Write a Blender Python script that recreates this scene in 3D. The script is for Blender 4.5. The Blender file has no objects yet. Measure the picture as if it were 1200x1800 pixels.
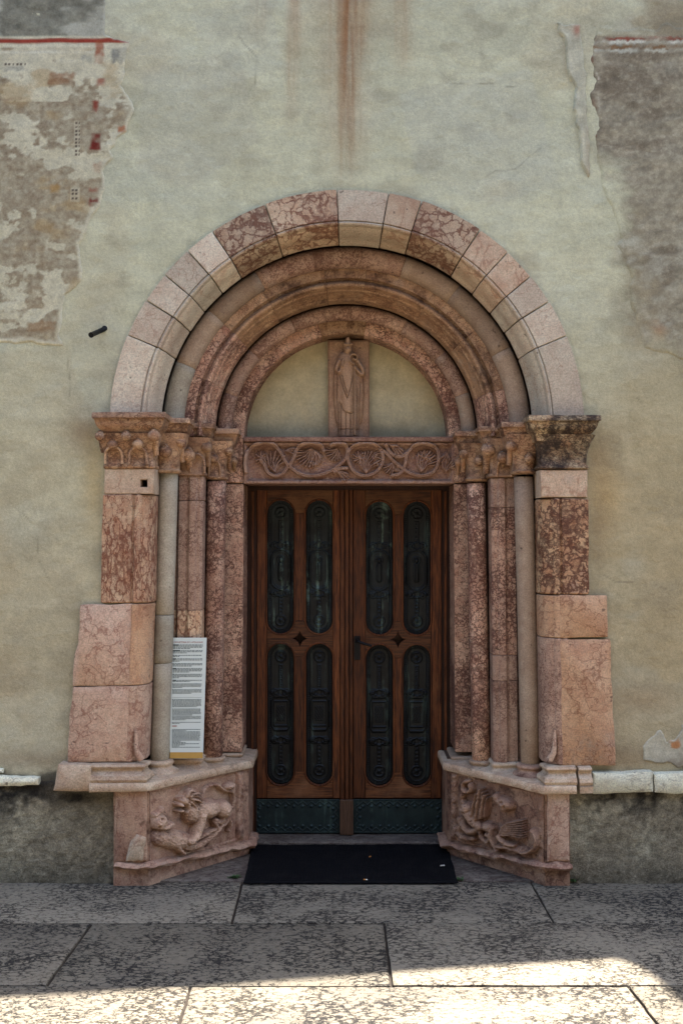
import bpy, bmesh, math, random
import numpy as np
from mathutils import Vector, Matrix, noise as mnoise

random.seed(7)
rng = np.random.default_rng(11)
scene = bpy.context.scene
C = scene.collection
R = math.radians

# ------------------------------------------------------------------ camera, sky, sun, exposure
FPX, DCAM, HCAM, HORIZON = 1750.0, 5.06, 1.75, 945.0
cam_d = bpy.data.cameras.new('camera')
cam_d.sensor_fit = 'VERTICAL'; cam_d.sensor_height = 36.0; cam_d.sensor_width = 24.0
cam_d.lens = 36.0 * FPX / 1800.0
cam_d.shift_y = (HORIZON - 900.0) / 1800.0
cam_d.clip_start = 0.05; cam_d.clip_end = 2000
cam = bpy.data.objects.new('camera', cam_d); C.objects.link(cam)
cam.location = (0, -DCAM, HCAM); cam.rotation_euler = (R(90), 0, 0)
scene.camera = cam

SUN_EL, SUN_AZ = 68.0, 73.0            # azimuth measured from +Y (behind the wall) towards +X
world = bpy.data.worlds.new('World'); scene.world = world; world.use_nodes = True
wn = world.node_tree.nodes; wl = world.node_tree.links
sky = wn.new('ShaderNodeTexSky'); sky.sky_type = 'NISHITA'; sky.sun_disc = False
sky.sun_elevation = R(SUN_EL); sky.sun_rotation = R(SUN_AZ)
sky.air_density = 1.0; sky.dust_density = 1.6; sky.ozone_density = 1.0
bg = wn['Background']; bg.inputs['Strength'].default_value = 0.11
wl.new(sky.outputs[0], bg.inputs['Color'])

sun_dir = Vector((math.sin(R(SUN_AZ)) * math.cos(R(SUN_EL)), math.cos(R(SUN_AZ)) * math.cos(R(SUN_EL)), math.sin(R(SUN_EL))))
sd = bpy.data.lights.new('sun', 'SUN'); sd.energy = 4.2; sd.angle = R(0.53); sd.color = (1.0, 0.965, 0.92)
sun = bpy.data.objects.new('sun', sd); C.objects.link(sun)
sun.rotation_euler = sun_dir.to_track_quat('Z', 'Y').to_euler()

scene.view_settings.view_transform = 'Standard'; scene.view_settings.look = 'None'
scene.view_settings.gamma = 1.0; scene.view_settings.use_curve_mapping = False
scene.view_settings.exposure = 2.25
scene.cycles.max_bounces = 3; scene.cycles.diffuse_bounces = 1; scene.cycles.glossy_bounces = 2; scene.cycles.caustics_reflective = False; scene.cycles.caustics_refractive = False

# ------------------------------------------------------------------ measuring helpers
def rho(Y): return (DCAM + Y) / FPX
def PX(px, Y): return (px - 600.0) * rho(Y)
def PZ(py, Y): return HCAM - (py - HORIZON) * rho(Y)
def P(px, py, Y): return Vector((PX(px, Y), Y, PZ(py, Y)))
def GY(py): return HCAM * FPX / (py - HORIZON) - DCAM     # depth of a ground point seen at row py
XC, ZC = 0.0275, 2.315                                    # axis and springing of the arch

def lin(c, k=1.0):
    o = []
    for v in c[:3]:
        v /= 255.0
        o.append(min(0.95, k * (v / 12.92 if v <= 0.04045 else ((v + 0.055) / 1.055) ** 2.4)))
    return (o[0], o[1], o[2], 1.0)
def linv(c):
    c = np.asarray(c, float) / 255.0
    return np.where(c <= 0.04045, c / 12.92, ((c + 0.055) / 1.055) ** 2.4)

# ------------------------------------------------------------------ numpy noise
def _h(ix, iy, s):
    v = np.sin(ix * 127.1 + iy * 311.7 + s * 74.7) * 43758.5453
    return v - np.floor(v)
def vnoise(x, y, s=0):
    ix, iy = np.floor(x), np.floor(y); fx, fy = x - ix, y - iy
    fx = fx * fx * (3 - 2 * fx); fy = fy * fy * (3 - 2 * fy)
    a = _h(ix, iy, s); b = _h(ix + 1, iy, s); c = _h(ix, iy + 1, s); d = _h(ix + 1, iy + 1, s)
    return a + (b - a) * fx + (c - a) * fy + (a - b - c + d) * fx * fy
def fbm(x, y, o=4, s=0, g=0.5):
    t = 0; w = 1; tot = 0
    for i in range(o):
        t = t + w * vnoise(x * 2 ** i + i * 17.3, y * 2 ** i + i * 9.1, s + i); tot += w; w *= g
    return t / tot
def sstep(a, b, x):
    t = np.clip((x - a) / (b - a), 0, 1); return t * t * (3 - 2 * t)
def in_poly(px, py, poly):
    inside = np.zeros(px.shape, bool); n = len(poly); j = n - 1
    for i in range(n):
        xi, yi = poly[i]; xj, yj = poly[j]
        if yi != yj:
            c = ((yi > py) != (yj > py)) & (px < (xj - xi) * (py - yi) / (yj - yi) + xi)
            inside ^= c
        j = i
    return inside
def seg_d(px, py, a, b):
    ax, ay = a; bx, by = b; dx, dy = bx - ax, by - ay
    L = dx * dx + dy * dy + 1e-12
    t = np.clip(((px - ax) * dx + (py - ay) * dy) / L, 0, 1)
    return np.hypot(px - ax - t * dx, py - ay - t * dy), t
def poly_sd(px, py, poly):
    d = np.full(px.shape, 1e9)
    for i in range(len(poly)):
        d = np.minimum(d, seg_d(px, py, poly[i], poly[(i + 1) % len(poly)])[0])
    return np.where(in_poly(px, py, poly), d, -d)          # positive inside
def smax(a, b, k):
    h = np.clip(0.5 + 0.5 * (a - b) / k, 0, 1)
    return b + (a - b) * h + k * h * (1 - h)

# ------------------------------------------------------------------ scene-graph helpers
def empty(name, loc, label=None, cat=None, group=None, kind=None):
    o = bpy.data.objects.new(name, None); C.objects.link(o); o.location = loc
    o.empty_display_size = 0.2
    tag(o, label, cat, group, kind); return o
def tag(o, label=None, cat=None, group=None, kind=None):
    if label: o['label'] = label
    if cat: o['category'] = cat
    if group: o['group'] = group
    if kind: o['kind'] = kind
    return o
def wloc(o):
    v = Vector(o.location)
    while o.parent: o = o.parent; v += Vector(o.location)
    return v
def link_mesh(name, me, mat, parent=None, smooth=None):
    """verts are in world space; moves the origin to the bottom centre of the mesh."""
    n = len(me.vertices); co = np.empty(n * 3, np.float32); me.vertices.foreach_get('co', co); co = co.reshape(-1, 3)
    mn, mx = co.min(0), co.max(0); org = np.array([(mn[0] + mx[0]) / 2, (mn[1] + mx[1]) / 2, mn[2]])
    me.vertices.foreach_set('co', (co - org).astype(np.float32).ravel()); me.update()
    if mat is not None: me.materials.append(mat)
    if smooth is not None:
        me.polygons.foreach_set('use_smooth', np.ones(len(me.polygons), bool))
        if smooth < 180: me.set_sharp_from_angle(angle=R(smooth))
    o = bpy.data.objects.new(name, me); C.objects.link(o)
    if parent is not None:
        o.parent = parent; o.location = Vector([float(v) for v in org]) - wloc(parent)
    else:
        o.location = [float(v) for v in org]
    return o
def bm_obj(name, bm, mat, parent=None, smooth=None):
    bmesh.ops.recalc_face_normals(bm, faces=bm.faces)
    me = bpy.data.meshes.new(name); bm.to_mesh(me); bm.free()
    return link_mesh(name, me, mat, parent, smooth)
def grid_obj(name, Pg, mat, parent=None, keep=None, col=None, flip=False, smooth=180):
    nv, nu = Pg.shape[:2]
    idx = np.arange(nv * nu).reshape(nv, nu)
    q = np.stack([idx[:-1, :-1], idx[:-1, 1:], idx[1:, 1:], idx[1:, :-1]], -1).reshape(-1, 4)
    if keep is not None: q = q[keep.reshape(-1)]
    if flip: q = q[:, ::-1]
    used = np.zeros(nv * nu, bool); used[q.ravel()] = True
    remap = np.cumsum(used) - 1; q = remap[q]
    V = Pg.reshape(-1, 3)[used].astype(np.float32)
    me = bpy.data.meshes.new(name)
    me.vertices.add(len(V)); me.vertices.foreach_set('co', V.ravel())
    me.loops.add(q.size); me.loops.foreach_set('vertex_index', q.ravel().astype(np.int32))
    me.polygons.add(len(q)); me.polygons.foreach_set('loop_start', np.arange(0, q.size, 4, dtype=np.int32))
    me.update(calc_edges=True)
    if col is not None:
        a = me.color_attributes.new('Col', 'FLOAT_COLOR', 'POINT')
        cc = np.ones((len(V), 4), np.float32); cc[:, :3] = col.reshape(-1, 3)[used]
        a.data.foreach_set('color', cc.ravel())
    return link_mesh(name, me, mat, parent, smooth)

def skirt(Pg, back):
    """fold the rim of a height field back into the stone."""
    q = np.concatenate([Pg[:1], Pg, Pg[-1:]], 0); q = np.concatenate([q[:, :1], q, q[:, -1:]], 1).copy()
    for sl in ((0, slice(None)), (-1, slice(None)), (slice(None), 0), (slice(None), -1)): q[sl] = q[sl] + np.array(back)
    return q
def wear(bm, amp=0.003, sc=12.0, seed=0.0):
    for v in bm.verts:
        p = v.co * sc + Vector((seed, seed * 1.7, -seed))
        v.co += mnoise.noise_vector(p) * amp

# ------------------------------------------------------------------ shape builders
def ring_loft(bm, rings, cap=True):
    vs = [[bm.verts.new(p) for p in r] for r in rings]
    n = len(vs[0])
    for a, b in zip(vs[:-1], vs[1:]):
        for i in range(n):
            j = (i + 1) % n
            bm.faces.new((a[i], a[j], b[j], b[i]))
    if cap:
        bm.faces.new(vs[0][::-1]); bm.faces.new(vs[-1])
    return vs
def offset_poly(pts, d):
    """inset a closed 2-D polygon by d (positive = inwards)."""
    n = len(pts); A = sum(pts[i][0] * pts[(i + 1) % n][1] - pts[(i + 1) % n][0] * pts[i][1] for i in range(n))
    s = 1 if A > 0 else -1; out = []
    for i in range(n):
        p0, p1, p2 = pts[i - 1], pts[i], pts[(i + 1) % n]
        e1 = Vector((p1[0] - p0[0], p1[1] - p0[1])); e2 = Vector((p2[0] - p1[0], p2[1] - p1[1]))
        if e1.length < 1e-9: e1 = e2
        if e2.length < 1e-9: e2 = e1
        e1.normalize(); e2.normalize()
        n1 = Vector((-e1.y, e1.x)) * s; n2 = Vector((-e2.y, e2.x)) * s
        m = n1 + n2
        if m.length < 1e-6: m = n1
        m.normalize(); k = d / max(0.35, m.dot(n1))
        out.append((p1[0] + m.x * k, p1[1] + m.y * k))
    return out
def plan_column(name, plan, z0, z1, mat, parent, lean=0.0, zref=None, steps=6, bev=0.004, amp=0.0015, seed=0, smooth=40):
    """closed plan polygon (x, y) pulled up from z0 to z1, arrises eased, slightly out of true."""
    zref = z1 if zref is None else zref
    bm = bmesh.new(); rings = []
    ins = offset_poly(plan, bev)
    def rg(pl, z): return [Vector((x + lean * (z - zref), y, z)) for x, y in pl]
    rings.append(rg(ins, z0)); rings.append(rg(plan, z0 + bev))
    for i in range(1, steps): rings.append(rg(plan, z0 + (z1 - z0) * i / steps))
    rings.append(rg(plan, z1 - bev)); rings.append(rg(ins, z1))
    ring_loft(bm, rings)
    if amp: wear(bm, amp, 9.0, seed)
    return bm_obj(name, bm, mat, parent, smooth)
def jag(pts, step, amp, seed=0):
    """split the edges of a polygon into short pieces and roughen them."""
    out = []; n = len(pts)
    for i in range(n):
        a = Vector(pts[i]); b = Vector(pts[(i + 1) % n]); L = (b - a).length; k = max(1, int(L / step))
        nrm = Vector((-(b - a).y, (b - a).x)); nrm = nrm / (nrm.length + 1e-9)
        for j in range(k):
            p = a.lerp(b, j / k)
            w = mnoise.noise(Vector((p.x * 14 + seed, p.y * 14 - seed, seed * 3.1)))
            w2 = mnoise.noise(Vector((p.x * 45 + seed, p.y * 45 - seed, seed * 1.3)))
            out.append((p.x + nrm.x * amp * (w + .5 * w2), p.y + nrm.y * amp * (w + .5 * w2)))
    return out
def slab_xz(name, pts, yf, yb, mat, parent, bev=0.006, amp=0.002, seed=0, smooth=40):
    """polygon in the wall plane (x, z) with thickness, front arris eased."""
    bm = bmesh.new(); ins = offset_poly(pts, bev)
    rings = [[Vector((x, yf, z)) for x, z in ins], [Vector((x, yf + bev * .7, z)) for x, z in pts], [Vector((x, yb, z)) for x, z in pts]]
    ring_loft(bm, rings)
    if amp: wear(bm, amp, 10, seed)
    return bm_obj(name, bm, mat, parent, smooth)
def slab_xy(name, pts, z0, z1, mat, parent, bev=0.005, smooth=40):
    bm = bmesh.new(); ins = offset_poly(pts, bev)
    rings = [[Vector((x, y, z0)) for x, y in pts], [Vector((x, y, z1 - bev * .6)) for x, y in pts], [Vector((x, y, z1)) for x, y in ins]]
    ring_loft(bm, rings)
    return bm_obj(name, bm, mat, parent, smooth)
def box(name, x0, x1, y0, y1, z0, z1, mat, parent, bev=0.003, amp=0.0, seed=0):
    return plan_column(name, [(x0, y0), (x1, y0), (x1, y1), (x0, y1)], z0, z1, mat, parent, bev=bev, amp=amp, seed=seed, steps=3)
def se_ring(cx, cy, rx, ry, z, e=2.0, n=28):
    o = []
    for i in range(n):
        a = 2 * math.pi * (i + .5) / n; c, s = math.cos(a), math.sin(a)
        o.append(Vector((cx + rx * math.copysign(abs(c) ** (2 / e), c), cy + ry * math.copysign(abs(s) ** (2 / e), s), z)))
    return o
def lathe(name, prof, cx, cy, mat, parent, n=28, lean=0.0, zref=0, amp=0.0, seed=0, e=2.0, smooth=45):
    bm = bmesh.new()
    ring_loft(bm, [se_ring(cx + lean * (z - zref), cy, r, r, z, e, n) for r, z in prof])
    if amp: wear(bm, amp, 8, seed)
    return bm_obj(name, bm, mat, parent, smooth)
def tube(bm, pts, rad, n=8):
    pts = [Vector(p) for p in pts]; rads = rad if isinstance(rad, (list, tuple)) else [rad] * len(pts)
    rings = []; up = Vector((0.13, 0.31, 0.94)).normalized()
    for i, p in enumerate(pts):
        t = (pts[min(i + 1, len(pts) - 1)] - pts[max(i - 1, 0)]).normalized()
        u = t.cross(up)
        if u.length < 1e-3: u = t.cross(Vector((1, 0, 0)))
        u.normalize(); v = t.cross(u).normalized()
        rings.append([p + (u * math.cos(2 * math.pi * k / n) + v * math.sin(2 * math.pi * k / n)) * rads[i] for k in range(n)])
    ring_loft(bm, rings)
def ball(bm, c, r, sx=1, sy=1, sz=1, nu=14, nv=10):
    bmesh.ops.create_uvsphere(bm, u_segments=nu, v_segments=nv, radius=r,
                              matrix=Matrix.Translation(c) @ Matrix.Diagonal((sx, sy, sz, 1)))
def sweep_plan(name, path, prof, mat, parent, amp=0.002, seed=0, sub=0.03, back=0.12, smooth=40, wob=9.0, rise=0.0):
    """profile [(out, z)] run along an open plan path [(x, y)]; 'out' is to the right of travel."""
    P2 = [Vector(p) for p in path]; nrm = []
    for i in range(len(P2)):
        d1 = (P2[i] - P2[i - 1]).normalized() if i else None
        d2 = (P2[i + 1] - P2[i]).normalized() if i < len(P2) - 1 else None
        n1 = Vector((d1.y, -d1.x)) if d1 else None; n2 = Vector((d2.y, -d2.x)) if d2 else None
        if n1 is None: m = n2
        elif n2 is None: m = n1
        else:
            m = (n1 + n2).normalized(); m = m / max(.35, m.dot(n1))
        nrm.append(m)
    stations = []
    for i in range(len(P2) - 1):
        k = max(1, int((P2[i + 1] - P2[i]).length / sub))
        for j in range(k): stations.append((P2[i].lerp(P2[i + 1], j / k), nrm[i].lerp(nrm[i + 1], j / k) if k == 1 else None, i, j, k))
    rings = []
    full = list(prof) + [(-back, prof[-1][1]), (-back, prof[0][1])]
    for p, m, i, j, k in stations:
        if j == 0: mm = nrm[i]
        else:
            d = (P2[i + 1] - P2[i]).normalized(); mm = Vector((d.y, -d.x))
            # keep mitres exact: interpolate the offset points along the straight run
            a0 = P2[i]; a1 = P2[i + 1]
        if j == 0:
            rings.append([Vector((p.x + mm.x * o, p.y + mm.y * o, z)) for o, z in full])
        else:
            t = j / k
            rg = []
            for o, z in full:
                q0 = P2[i] + nrm[i] * o; q1 = P2[i + 1] + nrm[i + 1] * o
                q = q0.lerp(q1, t); rg.append(Vector((q.x, q.y, z)))
            rings.append(rg)
    p = P2[-1]; rings.append([Vector((p.x + nrm[-1].x * o, p.y + nrm[-1].y * o, z)) for o, z in full])
    bm = bmesh.new(); ring_loft(bm, rings)
    if amp: wear(bm, amp, wob, seed)
    if rise:
        for v in bm.verts: v.co.z += rise * min(1, max(0, (.42 - v.co.y) / .5))
    return bm_obj(name, bm, mat, parent, smooth)
def voussoir(name, prof, a0, a1, mat, parent, gap=0.0015, dr=0.0, dy=0.0, n=None, smooth=40, seed=0, amp=0.0012):
    """closed profile [(r, Y)] swept about the arch axis from angle a0 to a1 (0 = right springing)."""
    rm = sum(p[0] for p in prof) / len(prof); g = gap / rm; a0 += g; a1 -= g
    n = n or max(2, int((a1 - a0) / R(2.5)))
    eb = 0.003 if gap > .001 else .0012
    ins = offset_poly(prof, eb); e = eb / rm
    st = [(a0, ins), (a0 + e, prof)] + [(a0 + (a1 - a0) * i / n, prof) for i in range(1, n)] + [(a1 - e, prof), (a1, ins)]
    rings = [[Vector((XC + (r + dr) * math.cos(a), y + dy, ZC + (r + dr) * math.sin(a))) for r, y in pr] for a, pr in st]
    bm = bmesh.new(); ring_loft(bm, rings)
    if amp: wear(bm, amp, 11, seed)
    return bm_obj(name, bm, mat, parent, smooth)
def flat_shape(name, loops, yf, thick, mat, parent, bev=0.003, smooth=40):
    """filled outline(s) with holes in the plane x-z, front face at yf, built through a 2-D curve."""
    cu = bpy.data.curves.new(name, 'CURVE'); cu.dimensions = '2D'; cu.fill_mode = 'BOTH'
    cu.extrude = thick / 2 - bev; cu.bevel_depth = bev; cu.bevel_resolution = 1
    cu.offset = -bev
    for lp in loops:
        s = cu.splines.new('POLY'); s.points.add(len(lp) - 1)
        for p, (x, z) in zip(s.points, lp): p.co = (x, z, 0, 1)
        s.use_cyclic_u = True
    tmp = bpy.data.objects.new('tmp', cu)
    me = bpy.data.meshes.new_from_object(tmp)
    bpy.data.objects.remove(tmp); bpy.data.curves.remove(cu)
    for v in me.vertices: x, z, t = v.co; v.co = (x, yf + thick / 2 - t, z)
    me.materials.clear()
    return link_mesh(name, me, mat, parent, smooth)
def arc(cx, cz, r, a0, a1, n=14):
    return [(cx + r * math.cos(R(a0 + (a1 - a0) * i / n)), cz + r * math.sin(R(a0 + (a1 - a0) * i / n))) for i in range(n + 1)]
def spline(pts, n=8):
    """Catmull-Rom through 2-D points."""
    out = []; Q = [pts[0]] + list(pts) + [pts[-1]]
    for i in range(1, len(Q) - 2):
        p0, p1, p2, p3 = Q[i - 1:i + 3]
        for k in range(n):
            t = k / n
            out.append(tuple(0.5 * (2 * p1[d] + (p2[d] - p0[d]) * t + (2 * p0[d] - 5 * p1[d] + 4 * p2[d] - p3[d]) * t * t + (3 * p1[d] - p0[d] - 3 * p2[d] + p3[d]) * t ** 3) for d in (0, 1)))
    out.append(tuple(pts[-1])); return out

# ------------------------------------------------------------------ material nodes
class NT:
    def __init__(s, name):
        s.m = bpy.data.materials.new(name); s.m.use_nodes = True; s.t = s.m.node_tree
        s.b = s.t.nodes['Principled BSDF']
    def nd(s, typ, ins=None, **props):
        n = s.t.nodes.new(typ)
        for k, v in props.items(): setattr(n, k, v)
        for k, v in (ins or {}).items(): s.put(n.inputs[k], v)
        return n
    def put(s, sock, v):
        if isinstance(v, bpy.types.NodeSocket): s.t.links.new(v, sock)
        else: sock.default_value = v
    def math(s, op, a, b=0.0, c=None, clamp=False):
        n = s.nd('ShaderNodeMath', {0: a, 1: b}, operation=op, use_clamp=clamp)
        if c is not None: s.put(n.inputs[2], c)
        return n.outputs[0]
    def vmath(s, op, a, b): return s.nd('ShaderNodeVectorMath', {0: a, 1: b}, operation=op).outputs[0]
    def mix(s, f, a, b, blend='MIX'):
        n = s.nd('ShaderNodeMix', data_type='RGBA', blend_type=blend, clamp_factor=True)
        s.put(n.inputs[0], f); s.put(n.inputs[6], a); s.put(n.inputs[7], b); return n.outputs[2]
    def mr(s, v, a, b, c=0.0, d=1.0, smooth=True):
        n = s.nd('ShaderNodeMapRange', interpolation_type='SMOOTHSTEP' if smooth else 'LINEAR')
        for i, x in enumerate((v, a, b, c, d)): s.put(n.inputs[i], x)
        return n.outputs[0]
    def noise(s, vec, sc, det=4.0, ro=0.55, dist=0.0):
        return s.nd('ShaderNodeTexNoise', {'Vector': vec, 'Scale': sc, 'Detail': det, 'Roughness': ro, 'Distortion': dist})
    def voro(s, vec, sc, feat='F1', rnd=1.0):
        return s.nd('ShaderNodeTexVoronoi', {'Vector': vec, 'Scale': sc, 'Randomness': rnd}, feature=feat)
    def coords(s, shift=True):
        tc = s.nd('ShaderNodeTexCoord').outputs['Object']
        if not shift: return tc
        r = s.nd('ShaderNodeObjectInfo').outputs['Random']
        cv = s.nd('ShaderNodeCombineXYZ', {0: s.math('MULTIPLY', r, 31.7), 1: s.math('MULTIPLY', r, 57.1), 2: s.math('MULTIPLY', r, 13.9)}).outputs[0]
        return s.vmath('ADD', tc, cv)
    def bump(s, h, st=0.4, dist=0.004, nrm=None):
        n = s.nd('ShaderNodeBump', {'Height': h, 'Strength': st, 'Distance': dist})
        if nrm is not None: s.put(n.inputs['Normal'], nrm)
        return n.outputs[0]
    def done(s, col, rough=0.7, normal=None, metal=0.0, spec=0.35):
        s.put(s.b.inputs['Base Color'], col); s.put(s.b.inputs['Roughness'], rough); s.put(s.b.inputs['Metallic'], metal)
        s.put(s.b.inputs['Specular IOR Level'], spec)
        if normal is not None: s.put(s.b.inputs['Normal'], normal)
        return s.m

def stone(name, light, mid, vein, nod=26, stretch=(1, 1, 1), vw=(0.02, 0.16), warp=0.05, grime=None, gr=(0.56, 0.72), k=1.0,
          rough=0.62, bump=0.35, vary=0.16, fine=1.0, vein_amt=0.9, blot=0.5, worn_or_lit=False):
    """nodular Trento limestone: pale nodules in a darker net of veins."""
    light, mid, vein = [tuple(v ** 1.0 * q for v, q in zip(c_, (1.0, .985, .94))) for c_ in (light, mid, vein)]
    t = NT(name); co = t.coords()
    st = t.vmath('MULTIPLY', co, stretch)
    w = t.noise(st, nod * 0.55, 3, .6)
    wv = t.vmath('MULTIPLY', t.vmath('SUBTRACT', w.outputs['Color'], (0.5, 0.5, 0.5)), (warp * 2, warp * 2, warp * 2))
    wc = t.vmath('ADD', st, wv)
    w2 = t.noise(st, nod * 3.0, 2, .6)
    wc = t.vmath('ADD', wc, t.vmath('MULTIPLY', t.vmath('SUBTRACT', w2.outputs['Color'], (0.5, 0.5, 0.5)), (warp * .45, warp * .45, warp * .45)))
    heavy = vw[1] > .1
    e1 = t.voro(wc, nod, 'DISTANCE_TO_EDGE').outputs['Distance']
    zn = t.noise(co, 3.2, 3, .6); zone = zn.outputs['Fac']; zs_ = t.nd('ShaderNodeSeparateColor', {0: zn.outputs['Color']})
    zb, zw = zs_.outputs[1], zs_.outputs[2]
    med = t.noise(co, 19, 4, .66).outputs['Fac']
    wid = t.mr(zone, .38, .66, vw[0], vw[1])
    vv = t.math('SUBTRACT', 1.0, t.mr(e1, t.math('MULTIPLY', wid, .15), wid))
    if heavy:
        e2 = t.voro(wc, nod * 2.1, 'DISTANCE_TO_EDGE').outputs['Distance']
        v2 = t.math('MULTIPLY', t.math('SUBTRACT', 1.0, t.mr(e2, 0.0, t.math('MULTIPLY', wid, .8))), t.mr(zone, .45, .65, 0.0, .75))
        vv = t.math('MAXIMUM', vv, v2)
    # the veins thin out and break up
    vv = t.math('MULTIPLY', t.math('MULTIPLY', vv, t.mr(med, .36, .6, .25 if not heavy else .72, 1.0)), vein_amt, clamp=True)
    f = t.mr(t.math('ADD', t.math('MULTIPLY', zb, .45), t.math('MULTIPLY', med, .55)), .34, .66)
    if heavy:
        cell = t.nd('ShaderNodeSeparateColor', {0: t.voro(wc, nod).outputs['Color']}).outputs[0]
        f = t.math('ADD', t.math('MULTIPLY', cell, .45), t.math('MULTIPLY', f, .6), clamp=True)
    base = t.mix(f, lin(light, k), lin(mid, k))
    wash = t.math('MULTIPLY', t.mr(zw, .48, .68), t.mr(med, .35, .62, .25, blot))
    base = t.mix(wash, base, t.mix(.5, lin(mid, k), lin(vein, k)))
    # dusty lime bloom on the surface
    base = t.mix(t.math('MULTIPLY', t.mr(zb, .52, .7), t.mr(med, .4, .62, 0.0, .4)), base, lin((188, 178, 160), k))
    vcol = t.mix(t.mr(med, .42, .66, 0, .4 if heavy else 1.0), lin(vein, k), t.mix(.55, lin(vein, k), lin(mid, k)))
    col = t.mix(vv, base, vcol)
    if grime is not None:
        gm = t.math('MULTIPLY', t.mr(t.noise(co, 7, 4, .68).outputs['Fac'], gr[0], gr[1], 0, .85), t.mr(med, .35, .6, .3, 1.0))
        col = t.mix(gm, col, lin(grime, k))
    if worn_or_lit:  # painted highlight: raised carving made paler through the stored height mask
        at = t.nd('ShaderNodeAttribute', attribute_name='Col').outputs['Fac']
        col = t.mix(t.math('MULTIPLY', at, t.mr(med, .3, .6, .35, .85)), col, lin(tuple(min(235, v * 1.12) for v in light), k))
    fn = t.noise(co, 140, 3, .65).outputs['Fac']
    rnd = t.nd('ShaderNodeObjectInfo').outputs['Random']
    val = t.math('MULTIPLY', t.mr(fn, .25, .75, 1 - .26 * fine, 1 + .2 * fine), t.mr(rnd, 0, 1, 1 - vary, 1 + vary, False))
    col = t.mix(1.0, col, t.nd('ShaderNodeCombineColor', {0: val, 1: val, 2: val}).outputs[0], 'MULTIPLY')
    pit = t.mr(t.noise(co, 34, 1, .5).outputs['Fac'], .72, .79)
    col = t.mix(t.math('MULTIPLY', pit, .6), col, lin((56, 38, 32)))
    h = t.math('ADD', t.math('MULTIPLY', fn, .5), t.math('MULTIPLY', med, 1.9))
    return t.done(col, t.mr(fn, .2, .8, rough - .1, rough + .15), t.bump(h, bump, .006), spec=.3)

K = 1.12
M = {}
M['pale'] = stone('pale_limestone', (210, 200, 184), (196, 176, 158), (150, 104, 86), nod=9, vw=(.005, .06), warp=.14, k=1.1, vein_amt=.6, blot=.3, bump=.25)
M['pale_orange'] = stone('pale_orange_limestone', (212, 192, 170), (196, 164, 140), (146, 94, 74), nod=9, stretch=(1, 1, .45), vw=(.006, .08), warp=.12, k=1.0, vein_amt=.75, blot=.55, bump=.28)
M['breccia'] = stone('red_breccia_limestone', (208, 190, 168), (190, 156, 130), (108, 62, 48), nod=16, vw=(.04, .24), warp=.08, k=1.0, vein_amt=.95, blot=.5, bump=.4)
M['breccia_dark'] = stone('dark_breccia_limestone', (208, 176, 142), (170, 118, 86), (66, 34, 28), nod=22, vw=(.07, .36), warp=.08, k=1.05, vein_amt=.98, blot=.8, bump=.45)
M['pink'] = stone('pink_limestone', (212, 184, 164), (190, 152, 132), (132, 80, 64), nod=10, vw=(.010, .11), warp=.17, k=1.06, vein_amt=.7, blot=.6, bump=.35, vary=.06)
M['orange'] = stone('orange_limestone', (210, 174, 144), (188, 142, 112), (118, 70, 52), nod=10, vw=(.010, .11), warp=.17, k=1.06, vein_amt=.65, blot=.6, bump=.35, vary=.06)
M['streak'] = stone('streaked_red_limestone', (220, 194, 166), (192, 142, 112), (112, 56, 40), nod=34, stretch=(1, 1, .42), vw=(.05, .26), warp=.04, k=K, vein_amt=.95, blot=.5, bump=.45)
M['rosso'] = stone('speckled_red_limestone', (216, 182, 160), (176, 128, 108), (74, 40, 34), nod=36, vw=(.06, .36), warp=.045, k=1.2, vein_amt=.98, blot=.55, bump=.35)
M['mauve'] = stone('mauve_limestone', (194, 164, 146), (164, 128, 112), (92, 56, 47), nod=30, vw=(.03, .22), warp=.07, k=1.18, vein_amt=.85, blot=.55, bump=.28)
M['grey'] = stone('grey_marble', (186, 178, 162), (168, 156, 142), (134, 112, 98), nod=5, vw=(.003, .015), warp=.2, k=1.0, vein_amt=.45, blot=.25, bump=.14, rough=.55)
M['beige'] = stone('beige_marble', (180, 158, 140), (160, 134, 116), (120, 88, 74), nod=6, vw=(.003, .02), warp=.2, k=.95, vein_amt=.45, blot=.3, bump=.14, rough=.55)
M['brown'] = stone('weathered_brown_limestone', (196, 162, 132), (162, 122, 94), (80, 46, 36), nod=28, vw=(.03, .26), warp=.08, grime=(76, 52, 38), gr=(.5, .68), k=1.12, vein_amt=.7, blot=.6, bump=.4)
M['cap'] = stone('weathered_capital_stone', (204, 170, 140), (164, 118, 90), (70, 40, 30), nod=28, stretch=(1, 1, 1.5), vw=(.02, .18), warp=.05, grime=(70, 44, 34), gr=(.5, .68), k=1.08, vein_amt=.75, blot=.6, bump=.5)
M['cap_dark'] = stone('blackened_capital_stone', (208, 188, 156), (150, 108, 78), (40, 26, 22), nod=38, stretch=(1, 1, 1.6), vw=(.08, .36), warp=.04, grime=(34, 26, 22), gr=(.44, .6), k=K, vein_amt=.95, blot=.75, bump=.6)
M['base'] = stone('worn_base_stone', (216, 196, 174), (192, 160, 136), (136, 90, 70), nod=10, vw=(.006, .06), warp=.12, grime=(146, 124, 104), gr=(.55, .72), k=1.05, vein_amt=.7, blot=.4, bump=.45)
M['plinth'] = stone('carved_plinth_stone', (204, 170, 148), (172, 128, 108), (98, 56, 46), nod=12, stretch=(1, 1, .7), vw=(.01, .1), warp=.12, grime=(86, 54, 44), gr=(.5, .68), k=1.0, vein_amt=.7, blot=.6, bump=.5, vary=.05)
M['plinth_dark'] = stone('dark_carved_plinth_stone', (182, 148, 126), (146, 104, 86), (76, 44, 36), nod=12, stretch=(1, 1, .7), vw=(.01, .11), warp=.12, grime=(66, 40, 32), gr=(.48, .66), k=.98, vein_amt=.7, blot=.65, bump=.5, vary=.05)
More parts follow.
